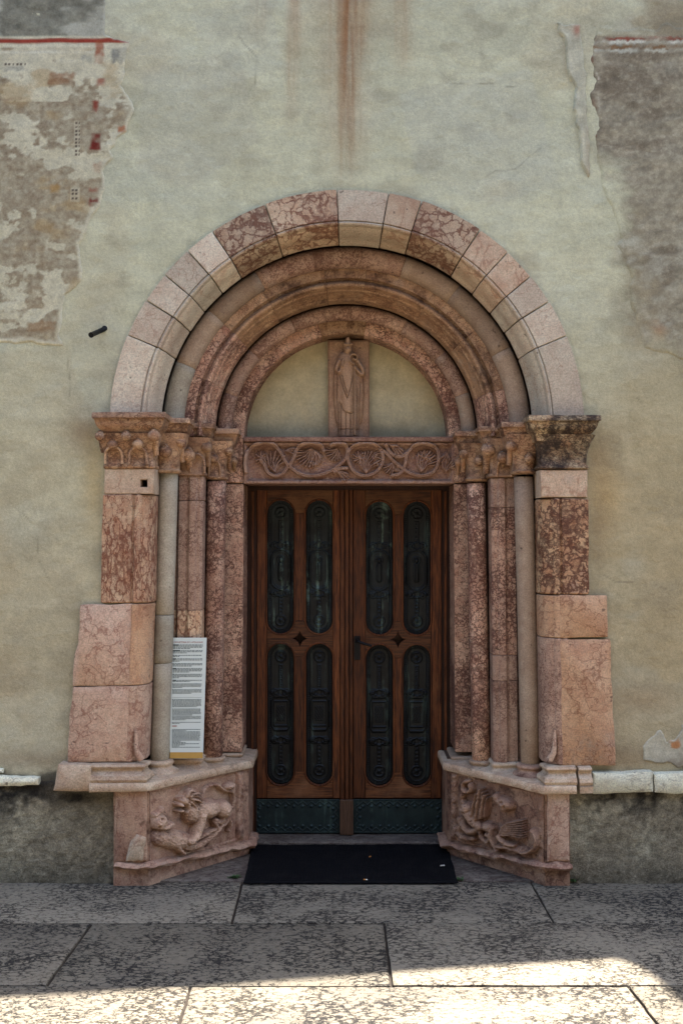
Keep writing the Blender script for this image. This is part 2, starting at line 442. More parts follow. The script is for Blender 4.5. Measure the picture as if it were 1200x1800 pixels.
M['lintel'] = stone('lintel_limestone', (186, 150, 132), (152, 110, 96), (92, 54, 46), nod=40, vw=(.03, .2), warp=.05, k=1.0, vein_amt=.75, blot=.45, bump=.3)
M['relief'] = stone('relief_limestone', (172, 138, 116), (146, 108, 88), (198, 174, 152), nod=10, vw=(.004, .03), warp=.15, k=.95, vein_amt=.5, blot=.2, bump=.25)
M['white'] = stone('white_string_course_stone', (220, 218, 200), (196, 190, 172), (112, 102, 90), nod=9, stretch=(.6, 1, 1.6), vw=(.006, .07), warp=.12, k=1.35, vein_amt=.7, blot=.15, bump=.6)
M['apron'] = stone('pale_threshold_stone', (150, 140, 130), (112, 100, 94), (64, 48, 44), nod=28, stretch=(.5, 1, 1), vw=(.03, .24), warp=.06, k=.85, vein_amt=.85, blot=.5, bump=.4)

M['lintel_c'] = stone('lintel_limestone_carved', (190, 156, 138), (152, 110, 96), (92, 54, 46), nod=40, vw=(.03, .2), warp=.05, k=1.15, vein_amt=.6, blot=.45, bump=.3, worn_or_lit=True)  # highlights painted on raised parts, here and on the next three stones
M['plinth_c'] = stone('carved_plinth_stone_highlit', (208, 176, 154), (172, 128, 108), (98, 56, 46), nod=12, stretch=(1, 1, .7), vw=(.01, .1), warp=.12, grime=(86, 54, 44), gr=(.5, .68), k=1.0, vein_amt=.6, blot=.6, bump=.5, vary=.05, worn_or_lit=True)
M['plinth_dark_c'] = stone('dark_carved_plinth_stone_highlit', (182, 148, 126), (146, 104, 86), (76, 44, 36), nod=12, stretch=(1, 1, .7), vw=(.01, .11), warp=.12, grime=(66, 40, 32), gr=(.48, .66), k=.98, vein_amt=.6, blot=.65, bump=.5, vary=.05, worn_or_lit=True)
M['relief_c'] = stone('relief_limestone_highlit', (176, 146, 124), (150, 114, 94), (202, 180, 158), nod=10, vw=(.004, .03), warp=.15, k=1.1, vein_amt=.5, blot=.2, bump=.25, worn_or_lit=True)

def mortar_mat():
    t = NT('dark_mortar'); co = t.coords(); n = t.noise(co, 60, 4, .6).outputs['Fac']
    return t.done(t.mix(n, lin((70, 52, 42)), lin((112, 88, 70))), .9, t.bump(n, .5, .004))
M['mortar'] = mortar_mat()

def paving_mat():
    t = NT('nodular_paving_stone'); co = t.coords()
    st = t.vmath('MULTIPLY', co, (.6, 1.0, 1.0))
    w = t.noise(st, 38, 4, .72); wc = t.vmath('ADD', st, t.vmath('MULTIPLY', t.vmath('SUBTRACT', w.outputs['Color'], (.5, .5, .5)), (.06, .06, .06)))
    e1 = t.voro(wc, 38, 'DISTANCE_TO_EDGE').outputs['Distance']
    n1 = t.noise(st, 60, 4, .74).outputs['Fac']
    zone = t.noise(co, 3.5, 3, .6).outputs['Fac']
    rnd = t.nd('ShaderNodeObjectInfo').outputs['Random']
    d = t.math('ADD', t.math('MULTIPLY', e1, 1.5), t.math('MULTIPLY', t.math('SUBTRACT', n1, .5), .8))
    thr = t.mr(zone, .3, .7, -.02, .20)
    v = t.math('SUBTRACT', 1.0, t.mr(d, t.math('SUBTRACT', thr, .05), t.math('ADD', thr, .09)))
    lightc = t.mix(n1, lin((112, 101, 86)), lin((174, 161, 138)))
    darkc = t.mix(rnd, lin((32, 30, 28)), lin((56, 50, 43)))
    dirt = t.mr(t.noise(co, 1.5, 4, .6).outputs['Fac'], .42, .64)
    darkc = t.mix(t.math('MULTIPLY', dirt, .8), darkc, lin((30, 29, 30)))
    lightc = t.mix(t.math('MULTIPLY', dirt, .3), lightc, lin((88, 82, 76)))
    col = t.mix(t.math('MULTIPLY', v, .93), lightc, darkc)
    val = t.mr(rnd, 0, 1, .72, 1.08, False)
    col = t.mix(1.0, col, t.nd('ShaderNodeCombineColor', {0: val, 1: val, 2: val}).outputs[0], 'MULTIPLY')
    h = t.noise(co, 60, 5, .75).outputs['Fac']
    return t.done(col, .8, t.bump(h, .8, .008), spec=.25)
M['paving'] = paving_mat()

def vcol_mat(name, fine=1.0, bscale=90, bst=.35, bdist=.004, speck=None):
    """plaster: coloured by the painted/weathered zones stored on the mesh, grained by noise."""
    t = NT(name); co = t.coords(False)
    c = t.nd('ShaderNodeAttribute', attribute_name='Col').outputs['Color']
    n1 = t.noise(co, bscale, 5, .7).outputs['Fac']; n2 = t.noise(co, bscale * .22, 5, .65).outputs['Fac']; n3 = t.noise(co, bscale * 4, 2, .6).outputs['Fac']
    v = t.math('MULTIPLY', t.mr(n1, .25, .75, 1 - .12 * fine, 1 + .1 * fine), t.mr(n2, .25, .75, 1 - .10 * fine, 1 + .08 * fine))
    v = t.math('MULTIPLY', v, t.mr(n3, .2, .8, 1 - .10 * fine, 1 + .09 * fine))
    col = t.mix(1.0, c, t.nd('ShaderNodeCombineColor', {0: v, 1: v, 2: v}).outputs[0], 'MULTIPLY')
    tr = t.noise(t.vmath('MULTIPLY', co, (.75, 1.0, 1.1)), 13, 5, .7, .4).outputs['Fac']
    h = t.math('ADD', t.math('MULTIPLY', n1, .9), t.math('ADD', t.math('MULTIPLY', tr, 2.0), t.math('MULTIPLY', n3, .3)))
    return t.done(col, .92, t.bump(h, bst, bdist), spec=.15)
M['plaster'] = vcol_mat('lime_plaster', .95, 60, .55, .006)
M['fresco'] = vcol_mat('worn_fresco_plaster', 1.2, 110, .55, .005)
M['render'] = vcol_mat('grey_roughcast', 2.8, 90, 1.0, .012)

def wood(name, axis, dark, light, wornc, k=1.0):
    t = NT(name); co = t.coords()
    s = {'z': (9, 9, .55), 'x': (.55, 9, 9)}[axis]
    st = t.vmath('MULTIPLY', co, s)
    g = t.noise(st, 14, 5, .62, .3).outputs['Fac']; g2 = t.noise(st, 55, 3, .6).outputs['Fac']; b = t.noise(co, 3.2, 4, .6).outputs['Fac']
    c = t.mix(t.mr(g, .32, .68), lin(dark, k), lin(light, k))
    c = t.mix(t.mr(b, .5, .7, 0, .65), c, lin(wornc, k))
    c = t.mix(t.mr(g2, .52, .7, 0, .5), c, lin((34, 18, 12)))
    rv = t.mr(t.nd('ShaderNodeObjectInfo').outputs['Random'], 0, 1, .62, 1.2, False)
    c = t.mix(1.0, c, t.nd('ShaderNodeCombineColor', {0: rv, 1: rv, 2: rv}).outputs[0], 'MULTIPLY')
    h = t.math('ADD', g, t.math('MULTIPLY', g2, .6))
    return t.done(c, t.mr(b, .3, .7, .5, .7), t.bump(h, .5, .002), spec=.3)
M['wood_v'] = wood('old_walnut_upright', 'z', (54, 27, 15), (122, 68, 34), (128, 82, 50))
M['wood_h'] = wood('old_walnut_rail', 'x', (58, 31, 17), (126, 76, 42), (144, 102, 70))
M['wood_dark'] = wood('dark_walnut_frame', 'z', (36, 19, 12), (60, 32, 19), (70, 42, 26))
M['wood_new'] = wood('pale_oak_block', 'z', (92, 66, 48), (120, 90, 68), (124, 98, 76))

def bronze(name, a, b, pat):
    t = NT(name); co = t.coords(); n = t.noise(co, 9, 5, .65).outputs['Fac']; n2 = t.noise(co, 120, 3, .6).outputs['Fac']
    dr = t.noise(t.vmath('MULTIPLY', co, (30, 30, 2.0)), 1.0, 4, .6).outputs['Fac']
    c = t.mix(t.mr(n, .35, .65), lin(a), lin(b)); c = t.mix(t.math('MULTIPLY', t.mr(dr, .52, .68), t.mr(n, .4, .6)), c, lin(pat))
    return t.done(c, t.mr(n2, .3, .7, .36, .58), t.bump(n2, .3, .002), metal=.35, spec=.4)
M['bronze'] = bronze('dark_patinated_bronze', (12, 15, 18), (20, 26, 29), (56, 72, 68))
M['bronze_green'] = bronze('green_patinated_bronze', (14, 18, 20), (30, 38, 40), (96, 118, 108))
M['kick'] = bronze('verdigris_kick_plate', (34, 48, 50), (44, 62, 62), (70, 92, 88))

def simple(name, c, rough=.6, metal=0., n=40, amt=.15, bst=.2):
    t = NT(name); co = t.coords(); f = t.noise(co, n, 4, .6).outputs['Fac']
    d = tuple(v * (1 - amt) for v in c); u = tuple(min(255, v * (1 + amt)) for v in c)
    return t.done(t.mix(f, lin(d), lin(u)), rough, t.bump(f, bst, .002), metal=metal)
M['iron'] = simple('black_iron', (30, 30, 32), .5, .6)
M['dark'] = simple('dark_interior', (22, 18, 16), .9)
M['sign'] = simple('sign_panel_white', (230, 238, 230), .5, 0, 12, .02, .02)
M['ink'] = simple('printed_dark_ink', (46, 60, 66), .7, 0, 30, .05, 0)
M['ink_soft'] = simple('printed_body_ink', (104, 120, 122), .7, 0, 30, .05, 0)
M['ink_red'] = simple('printed_red_ink', (170, 84, 66), .7, 0, 30, .05, 0)
M['ochre'] = simple('sign_ochre_band', (204, 160, 84), .6, 0, 30, .06, .02)
M['leaf'] = simple('weed_leaf', (58, 84, 44), .6, 0, 60, .3)
M['paper'] = simple('cigarette_paper', (220, 212, 200), .8)
M['filter'] = simple('cigarette_filter', (196, 128, 62), .8)
M['tile'] = simple('added_tile_clay', (150, 96, 72), .85, 0, 10, .25, .4)
def mat_rug():
    t = NT('black_rubber_backed_mat'); co = t.coords(); f = t.noise(co, 260, 3, .7).outputs['Fac']; g = t.noise(co, 9, 4, .6).outputs['Fac']
    c = t.mix(t.mr(f, .3, .75), lin((13, 13, 15)), lin((27, 26, 28))); c = t.mix(t.mr(g, .48, .72, 0, .4), c, lin((40, 37, 35)))
    return t.done(c, .95, t.bump(f, .9, .006), spec=.1)
M['rug'] = mat_rug()

# ================================================================== ground and paving
def g2(px, py): return (PX(px, GY(py)), GY(py))
ground_m = simple('compacted_joint_sand', (58, 50, 42), .95, 0, 30, .3, .4)
bm = bmesh.new()
for q in ([(-400, -400), (400, -400), (400, 0.9), (-400, 0.9)],):
    bm.faces.new([bm.verts.new((x, y, -0.012)) for x, y in q])
g = bm_obj('ground', bm, ground_m); tag(g, kind='structure')
pav = empty('pavement', (0, -1, 0), kind='structure')
J = 0.006
def pslab(q, seed):
    pts = offset_poly(q, J)
    pts = jag(pts, .05, .004, seed)
    slab_xy('paving_slab', pts, -0.05, 0.0 + 0.002 * math.sin(seed * 3.3), M['paving'], pav, bev=.006)
yA0, yA1, yB1, yC1 = 0.004, GY(1622), GY(1732), -1.95
def joint(pxa, pya, pxb, pyb, y0, y1):
    a = g2(pxa, pya); b = g2(pxb, pyb); s = (b[0] - a[0]) / (b[1] - a[1])
    return a[0] + s * (y0 - a[1]), a[0] + s * (y1 - a[1])
rows = [
    (yA0, yA1, [(-3.6, -3.6), joint(425, 1555, 408, 1620, yA0, yA1), joint(935, 1555, 975, 1625, yA0, yA1), (2.75, 2.8), (4.6, 4.6)]),
    (yA1, yB1, [(-4.2, -4.2), (-2.6, -2.6), joint(160, 1625, 85, 1728, yA1, yB1), joint(675, 1625, 688, 1730, yA1, yB1), (1.95, 1.98), (3.6, 3.6), (5, 5)]),
    (yB1, yC1, [(-4.4, -4.4), (-2.3, -2.3), joint(335, 1733, 315, 1800, yB1, yC1), joint(1105, 1735, 1155, 1800, yB1, yC1), (2.6, 2.6), (4.7, 4.7)]),
]
yy = yC1; k = 0
for hgt in (.62, .55, .7, .6, .66, .58, .7, .62, .7, .66):
    xs_ = [-4.8 + .3 * (k % 3)]
    while xs_[-1] < 4.4: xs_.append(xs_[-1] + 1.1 + .9 * random.random())
    rows.append((yy, yy - hgt, [(x, x) for x in xs_])); yy -= hgt; k += 1
sid = 1
for y0, y1, js in rows:
    for a, b in zip(js[:-1], js[1:]):
        pslab([(a[0], y0), (b[0], y0), (b[1], y1), (a[1], y1)], sid); sid += 1

# ================================================================== the church wall
wall = empty('church_wall', (0, 0, 0), 'weathered pale plaster church wall with faded fresco remains and a rust streak', 'wall')
def wall_cols(X, Z):
    px = 600 + X / rho(0); py = HORIZON - (Z - HCAM) / rho(0)
    n1 = fbm(X * 1.3, Z * 1.7, 5, 3); n2 = fbm(X * 5, Z * 6.5, 5, 9); n3 = fbm(X * 2.2 + 5, Z * 12, 4, 21); n4 = fbm(X * 22, Z * 26, 3, 31)
    top = linv((202, 200, 168)); low = linv((188, 177, 145)); lowr = linv((178, 159, 121))
    f = sstep(300, 1250, py + 160 * (n1 - .5))[..., None]; fr = sstep(950, 1150, px + 200 * (n1 - .5))[..., None] * sstep(420, 900, py)[..., None]
    c = top * (1 - f) + low * f; c = c * (1 - fr * .8) + lowr * fr * .8
    mott = (1.0 + .22 * (n2 - .5) + .22 * (n1 - .5) + .22 * (n3 - .5) + .12 * (n4 - .5))[..., None]
    c = c * mott
    # cooler lime-wash clouds, warmer stains
    cool = (sstep(.52, .68, fbm(X * 2.6 + 9, Z * 3.3, 4, 44)) * .18)[..., None]; c = c * (1 - cool) + linv((190, 194, 178)) * cool
    warm = (sstep(.55, .72, fbm(X * 1.7 + 3, Z * 1.9 + 2, 4, 51)) * .20)[..., None]; c = c * (1 - warm) + linv((176, 150, 112)) * warm
    dk = (sstep(.58, .74, fbm(X * 4.4 + 3, Z * 6 + 7, 5, 57)) * .28)[..., None]; c = c * (1 - dk) + linv((138, 128, 106)) * dk
    # patches of later repair with their own tone, and hairline cracks
    jx = 10 * (fbm(X * 7, Z * 7, 3, 151) - .5); jy = 10 * (fbm(X * 7 + 4, Z * 7, 3, 152) - .5)
    for poly, cc, a in (([(250, 120), (420, 90), (455, 250), (330, 330), (240, 300)], (176, 172, 152), .3), ([(700, 160), (930, 120), (985, 330), (840, 360), (730, 300)], (190, 190, 170), .35), ([(-40, 620), (118, 612), (150, 700), (120, 860), (-40, 900)], (184, 174, 142), .35), ([(1090, 640), (1240, 620), (1240, 880), (1130, 900)], (170, 156, 120), .3), ([(20, 980), (150, 960), (140, 1180), (30, 1220)], (180, 168, 138), .25), ([(330, 20), (480, 0), (500, 120), (380, 160)], (196, 196, 174), .3)):
        m = (sstep(-3, 5, poly_sd(px + jx, py + jy, poly)) * a)[..., None]; c = c * (1 - m) + linv(cc) * mott * m
    for pts in ([(121, 606), (119, 640), (124, 668), (122, 704)], [(830, 330), (870, 300), (905, 296), (950, 262)], [(300, 250), (330, 262), (352, 300)], [(1060, 1010), (1085, 1024), (1130, 1020), (1180, 1040)], [(40, 900), (66, 930), (70, 985), (90, 1020)], [(780, 150), (860, 146), (930, 158)], [(420, 60), (450, 100), (448, 150)], [(1120, 700), (1150, 730), (1160, 790)]):
        m = np.zeros(X.shape)
        for a_, b_ in zip(pts[:-1], pts[1:]): m = np.maximum(m, np.exp(-(seg_d(px + jx * .8, py + jy * .8, a_, b_)[0] / 1.1) ** 2))
        m = (m * .42 * sstep(.3, .6, fbm(X * 20, Z * 20, 2, 153)))[..., None]; c = c * (1 - m) + linv((96, 88, 72)) * m
    # rust runs below the window above
    def run(x0, w, y1, amt, col=(142, 88, 48), s=0):
        wob = 9 * (fbm(Z * 3.0 + s, Z * 0 + s, 3, 60 + s) - .5)
        ww = w * (0.75 + .8 * fbm(Z * 5 + s, Z * 0 + 3, 3, 70 + s))
        m = np.exp(-((px - x0 - wob) / ww) ** 2) * (1 - sstep(y1 * .45, y1, py)) * (.72 + 1.3 * (fbm(X * 70, Z * 2.2, 4, 80) - .5)) * amt
        return np.clip(m, 0, .95)[..., None], linv(col)
    for a in ((611, 13, 345, .95, (134, 78, 42), 1), (606, 32, 400, .5, (160, 118, 76), 2), (515, 10, 260, .5, (168, 124, 84), 3), (706, 14, 150, .45, (166, 128, 90), 4), (455, 16, 90, .25, (160, 130, 96), 5), (640, 8, 130, .4, (150, 104, 66), 6)):
        m, cc = run(*a); c = c * (1 - m) + cc * m
    # brown seepage beside the two outer capitals
    for (x0, y0, sx, sy, a, cc) in ((150, 760, 30, 40, .5, (128, 102, 76)), (165, 850, 22, 70, .45, (176, 146, 88)), (1052, 800, 26, 55, .4, (130, 106, 76)), (1060, 880, 34, 90, .4, (178, 142, 84)), (1048, 950, 20, 80, .3, (120, 98, 74)),
                                 (60, 1335, 120, 16, .45, (130, 104, 78)), (1100, 1335, 60, 30, .45, (128, 98, 66)), (1120, 1230, 70, 26, .25, (150, 110, 70))):
        m = (np.exp(-((px - x0) / sx) ** 2 - ((py - y0) / sy) ** 2) * a * (.5 + n2))[..., None]; m = np.clip(m, 0, .9); c = c * (1 - m) + linv(cc) * m
    # older exposed render spreading at the far right
    ml = np.clip(sstep(1070, 1130, px + 60 * (n2 - .5) * 2) * (1 - sstep(560, 690, py + 90 * (n1 - .5))) * sstep(-40, 20, py), 0, 1)
    rough = linv((150, 138, 112)) * (0.62 + .8 * (fbm(X * 9, Z * 14, 5, 90))[..., None]); lt = sstep(.5, .66, fbm(X * 7, Z * 8, 4, 93))[..., None]
    rough = rough * (1 - .6 * lt) + linv((196, 194, 172)) * .6 * lt
    oc = np.clip(np.exp(-((px - 1160) / 14) ** 2 - ((py - 570) / 18) ** 2) * 1.2 * n2, 0, .8)[..., None]
    rough = rough * (1 - oc) + linv((184, 116, 60)) * oc
    c = c * (1 - ml[..., None] * .9) + rough * ml[..., None] * .9
    # black crust just above the white string course
    cr = sstep(.0, 26, py - (1346 + 46 * (n2 - .5) * 2)) * (((px < 100) | (px > 1110)) * 1.0) * sstep(.3, .5, n4 + .35 * n2)
    c = c * (1 - .8 * cr[..., None]) + linv((46, 44, 42)) * .8 * cr[..., None]
    return np.clip(c, .01, .9) * 1.12, px, py, n1, n2, n4
def wall_h(X, Z): return .006 * (fbm(X * 1.6, Z * 1.6, 3, 5) - .5) * 2 + .0035 * (fbm(X * 6, Z * 11, 4, 6) - .5) * 2
xs = np.concatenate([np.linspace(-7, -1.95, 60)[:-1], np.arange(-1.95, 1.95, .0085), np.linspace(1.95, 7, 60)])
zs = np.concatenate([np.arange(.47, 4.75, .0085), np.linspace(4.76, 7.0, 40)])
X, Z = np.meshgrid(xs, zs)
col, px, py, n1, n2, n4 = wall_cols(X, Z)
h = wall_h(X, Z) + .0016 * (fbm(X * 30, Z * 34, 2, 8) - .5) * 2
ml = sstep(1080, 1130, px) * (1 - sstep(560, 680, py)); h = h + ml * .0025 * (fbm(X * 16, Z * 22, 4, 7) - .5) * 2
crk = np.abs(px - (1 - sstep(600, 640, py)) * 0 - 121 - 5 * np.sin(py / 23.) - 8 * (n2 - .5))
h = h - .004 * np.exp(-(crk / 1.6) ** 2) * ((py > 600) & (py < 705))
Pg = np.stack([X, -h, Z], -1)
xc = (X[:-1, :-1] + X[1:, 1:]) / 2; zc = (Z[:-1, :-1] + Z[1:, 1:]) / 2
hole = ((np.abs(xc - XC) < 1.05) & (zc < 2.35)) | (np.hypot(xc - XC, zc - ZC) < 1.12) & (zc >= 2.3)
grid_obj('plaster', Pg, M['plaster'], wall, keep=~hole, col=col)

# the rough grey render below the string course
zs2 = np.arange(-.03, .56, .008); X, Z = np.meshgrid(xs, zs2)
px = 600 + X / rho(0); py = HORIZON - (Z - HCAM) / rho(0)
n1 = fbm(X * 2.5, Z * 3, 5, 101); n2 = fbm(X * 9, Z * 11, 5, 102); n4 = fbm(X * 40, Z * 44, 3, 103)
n8 = fbm(X * 85, Z * 90, 2, 108)
base = linv((170, 160, 134)); dkc = linv((132, 118, 96)); f = sstep(.35, .62, n1)[..., None]
c = base * (1 - f * .6) + dkc * f * .6; c = c * (.42 + .40 * n2 + .75 * n4 + .5 * n8)[..., None]
side = np.clip(sstep(150, 60, px) + sstep(1000, 1060, px), 0, 1)
mould = (1 - sstep(0, 60, (py - 1388) + 74 * (n2 - .5) * 2 + 40 * (n4 - .5))) * sstep(.25, .5, n2 * .7 + n4 * .4) * (.3 + .7 * side)
mould = np.clip(np.maximum(mould, np.exp(-((px - 135) / 44) ** 2 - ((py - 1400) / 12) ** 2) * (.6 + n4)), 0, 1)
damp = sstep(1490, 1552, py + 40 * (n2 - .5)) * .5
lichen = sstep(.6, .7, n4 * .6 + n2 * .4) * sstep(1470, 1510, py) * .5
c = c * (1 - damp[..., None]) + linv((62, 60, 56)) * damp[..., None]
c = c * (1 - lichen[..., None]) + linv((176, 164, 140)) * lichen[..., None]
c = c * (1 - .92 * mould[..., None]) + linv((34, 33, 35)) * .92 * mould[..., None]
h = .018 + .006 * (fbm(X * 3, Z * 3, 3, 105) - .5) * 2 + .006 * (n2 - .5) * 2 + .0045 * (n4 - .5) * 2
edge = sstep(0, 7, (py - (1370 + 16 * (fbm(X * 6, Z * 0, 3, 107) - .5) * 2)))
h = h * edge - .02 * (1 - edge)
Pg = np.stack([X, -h, Z], -1); xc = (X[:-1, :-1] + X[1:, 1:]) / 2
grid_obj('base_render', Pg, M['render'], wall, keep=~((xc > PX(212, 0)) & (xc < PX(988, 0))), col=np.clip(c, .008, .9))

# ---- fresco remains
def patch(name, poly, prot, colf, step=.006, edge_px=5.0, seed=0, rough=.003, jagpx=5.0, lip=.003):
    xs = [PX(p[0], 0) for p in poly]; zsv = [PZ(p[1], 0) for p in poly]
    xa = np.arange(min(xs) - .03, max(xs) + .03, step); za = np.arange(min(zsv) - .03, max(zsv) + .03, step)
    X, Z = np.meshgrid(xa, za); px = 600 + X / rho(0); py = HORIZON - (Z - HCAM) / rho(0)
    jx = jagpx * 2 * (fbm(X * 14, Z * 14, 3, seed) - .5); jy = jagpx * 2 * (fbm(X * 14 + 7, Z * 14, 3, seed + 1) - .5)
    sdv = poly_sd(px + jx, py + jy, poly)
    m = sstep(0, edge_px, sdv)
    h = wall_h(X, Z) + m * (prot + .012) - .012 + m * (rough * 2 * (fbm(X * 9, Z * 12, 4, seed + 2) - .5) + lip * np.exp(-((sdv - edge_px) / 5) ** 2))
    c = colf(X, Z, px, py, sdv)
    keep = (sdv[:-1, :-1] > -6)
    return grid_obj(name, np.stack([X, -h, Z], -1), M['fresco'], wall, keep=keep, col=np.clip(c, .01, .9) * 1.12)
def over(c, m, colr, a=1.0):
    m = np.clip(m * a, 0, 1)[..., None]; return c * (1 - m) + linv(colr) * m
def rect(px, py, x0, x1, y0, y1, s=1.5):
    return sstep(-s, s, px - x0) * sstep(-s, s, x1 - px) * sstep(-s, s, py - y0) * sstep(-s, s, y1 - py)
def fresco_left(X, Z, px, py, sdv):
    n1 = fbm(X * 3.2, Z * 6.5, 5, 201); n2 = fbm(X * 11, Z * 17, 4, 202); n4 = fbm(X * 50, Z * 55, 3, 203)
    c = np.ones(X.shape + (3,)) * linv((212, 205, 174)) * (.80 + .3 * n2 + .22 * (n4 - .5))[..., None]
    loss = sstep(.515, .56, n1 * .56 + n2 * .36 + .10 * n4 + .07 * sstep(150, 60, px) * (py > 180) - .05 * (py < 180)) * sstep(4, 14, sdv)
    c = over(c, loss * (.55 + .9 * (n4 - .3)), (146, 130, 104))
    c = over(c, sstep(.6, .75, fbm(X * 6, Z * 9, 4, 205)) * .5, (176, 148, 100))
    worn_or_lit = .45 + .75 * sstep(.3, .6, fbm(X * 18, Z * 22, 3, 206)); wob = 2.4 * (fbm(X * 9, Z * 0, 3, 207) - .5)
    up = rect(px, py, -500, 187, -900, 64)
    g = linv((142, 140, 122)) * (.45 + .8 * n2 + .5 * (n4 - .5))[..., None]; lt = sstep(.55, .66, fbm(X * 4, Z * 9, 4, 208))
    g = over(g, lt * .7, (190, 188, 168)); c = c * (1 - up[..., None]) + g * up[..., None]
    c = over(c, rect(px, py, -900, 232, 68 + wob, 76 + wob), (150, 50, 34), .95 * 1) ; c = over(c, rect(px, py, -900, 228, 79, 83) * worn_or_lit, (216, 210, 184))
    c = over(c, rect(px, py, -900, 165, 90, 94) * worn_or_lit, (214, 210, 186), .8)
    for (x0, x1, y0, y1, cc, a) in ((166, 182, 72, 112, (158, 84, 54), .85), (172, 181, 137, 150, (150, 66, 46), .8), (163, 172, 177, 196, (132, 44, 32), .9), (161, 178, 236, 266, (116, 38, 30), 1), (208, 224, 222, 234, (168, 98, 60), .8),
                                (163, 177, 287, 303, (156, 88, 54), .8), (158, 175, 330, 338, (150, 80, 58), .7), (157, 174, 349, 356, (120, 44, 36), .95), (157, 160, 350, 365, (120, 44, 36), .8), (85, 132, 128, 148, (150, 112, 80), .8),
                                (196, 224, 86, 110, (118, 120, 116), .8), (140, 158, 97, 106, (112, 118, 122), .7), (0, 45, 117, 124, (138, 136, 124), .6), (0, 40, 172, 177, (140, 112, 84), .6), (92, 110, 326, 340, (172, 136, 80), .8), (88, 100, 360, 372, (176, 146, 92), .6), (118, 128, 478, 486, (138, 110, 82), .7), (48, 98, 566, 584, (150, 120, 86), .8)):
        c = over(c, rect(px + 7 * (n2 - .5) * 2, py + 5 * (n4 - .5) * 2, x0, x1, y0, y1, 3.0) * worn_or_lit, cc, a * .8)
    # little painted checks
    for (x0, x1, y0, y1) in ((8, 46, 110, 116), (133, 141, 215, 275), (127, 140, 333, 354)):
        ck = rect(px, py, x0, x1, y0, y1, 1) * ((np.mod(px - x0, 7) < 4) & (np.mod(py - y0, 7) < 4))
        c = over(c, rect(px, py, x0 - 2, x1 + 1, y0 - 2, y1 + 1, 1) * .5, (206, 198, 168)); c = over(c, ck, (58, 40, 34), .8)
    c = over(c, sstep(8, 2, sdv) * .5, (206, 204, 184)); return c
polyL = [(-420, -20), (186, -20), (188, 60), (232, 72), (226, 95), (222, 130), (216, 150), (240, 190), (235, 210), (226, 232), (196, 265), (201, 280), (186, 300), (189, 330), (178, 360), (161, 390), (156, 410), (141, 430), (149, 480), (144, 500), (118, 520), (112, 560), (108, 592), (114, 612), (60, 606), (0, 604), (-420, 606)]
patch('fresco', polyL, .003, fresco_left, seed=300)
def fresco_right(X, Z, px, py, sdv):
    n1 = fbm(X * 5, Z * 11, 5, 211); n2 = fbm(X * 15, Z * 24, 5, 212); n4 = fbm(X * 60, Z * 66, 3, 213)
    c = np.ones(X.shape + (3,)) * linv((158, 149, 126)) * (.45 + .75 * n2 + .55 * (n4 - .2))[..., None]
    c = over(c, sstep(.46, .7, n1) * .5, (108, 94, 76)); c = over(c, sstep(.5, .8, fbm(X * 20, Z * 34, 5, 214, .65)) * .6, (182, 174, 148)); c = over(c, sstep(.58, .74, n4 * .7 + n2 * .3) * .4, (184, 176, 150))
    worn_or_lit = .3 + .8 * sstep(.34, .6, fbm(X * 18, Z * 22, 3, 216))
    for (x0, x1, y0, y1, cc, a) in ((1030, 1900, 72, 78, (206, 204, 186), .9), (1040, 1900, 81, 86, (138, 104, 70), .8), (1045, 1900, 87, 92, (196, 194, 174), .8), (1060, 1900, 66, 71, (142, 58, 44), .75), (1028, 1042, 82, 110, (124, 84, 68), .8),
                                (1030, 1040, 120, 150, (128, 66, 52), .7), (1033, 1046, 172, 196, (112, 58, 46), .8), (1036, 1046, 214, 240, (132, 72, 56), .6), (1036, 1050, 300, 314, (128, 44, 36), .95), (1047, 1050, 128, 142, (206, 200, 180), .9), (1050, 1053, 160, 210, (190, 182, 160), .6), (1091, 1094, 188, 206, (190, 182, 160), .7)):
        c = over(c, rect(px + 5 * (n2 - .5) * 2, py + 4 * (n4 - .5) * 2, x0, x1, y0, y1, 1.8) * worn_or_lit, cc, a)
    fade = sstep(300, 430, py + 60 * (n1 - .5) * 2); lt = sstep(.5, .62, n2 * .5 + n1 * .5)
    c = over(c, fade * lt * .4, (190, 186, 164))
    wc_ = wall_cols(X, Z)[0] / 1.12; m = sstep(60, 66, py + 5 * (n2 - .5))[..., None] * (sstep(0, 70, sdv + 50 * (n2 - .5) * 2) * sstep(250, 300, py) + (1 - sstep(250, 300, py)))[..., None]; return wc_ * (1 - m) + c * m
polyR = [(1030, 44), (1090, 40), (1620, 40), (1620, 600), (1200, 640), (1120, 610), (1086, 460), (1058, 340), (1044, 312), (1040, 250), (1036, 190), (1031, 120)]
patch('fresco', polyR, .0045, fresco_right, seed=320, edge_px=14, rough=.004, jagpx=12, lip=0)
def lipcol(X, Z, px, py, sdv):
    n2 = fbm(X * 15, Z * 20, 4, 222); c = np.ones(X.shape + (3,)) * linv((196, 192, 166)) * (.72 + .5 * n2)[..., None]
    c = over(c, np.exp(-((px - 1012) / 7) ** 2 - ((py - 55) / 10) ** 2), (178, 106, 84), .7); c = over(c, sstep(1022, 1040, px) * sstep(60, 90, py) * .4, (156, 118, 90)); return c
patch('plaster_edge', [(970, 36), (1000, 40), (1022, 44), (1026, 75), (1030, 120), (1034, 190), (1038, 250), (1042, 306), (1036, 318), (1018, 284), (1014, 240), (1004, 190), (1008, 160), (994, 140), (992, 80)], .012, lipcol, step=.005, seed=340, edge_px=6, jagpx=6)
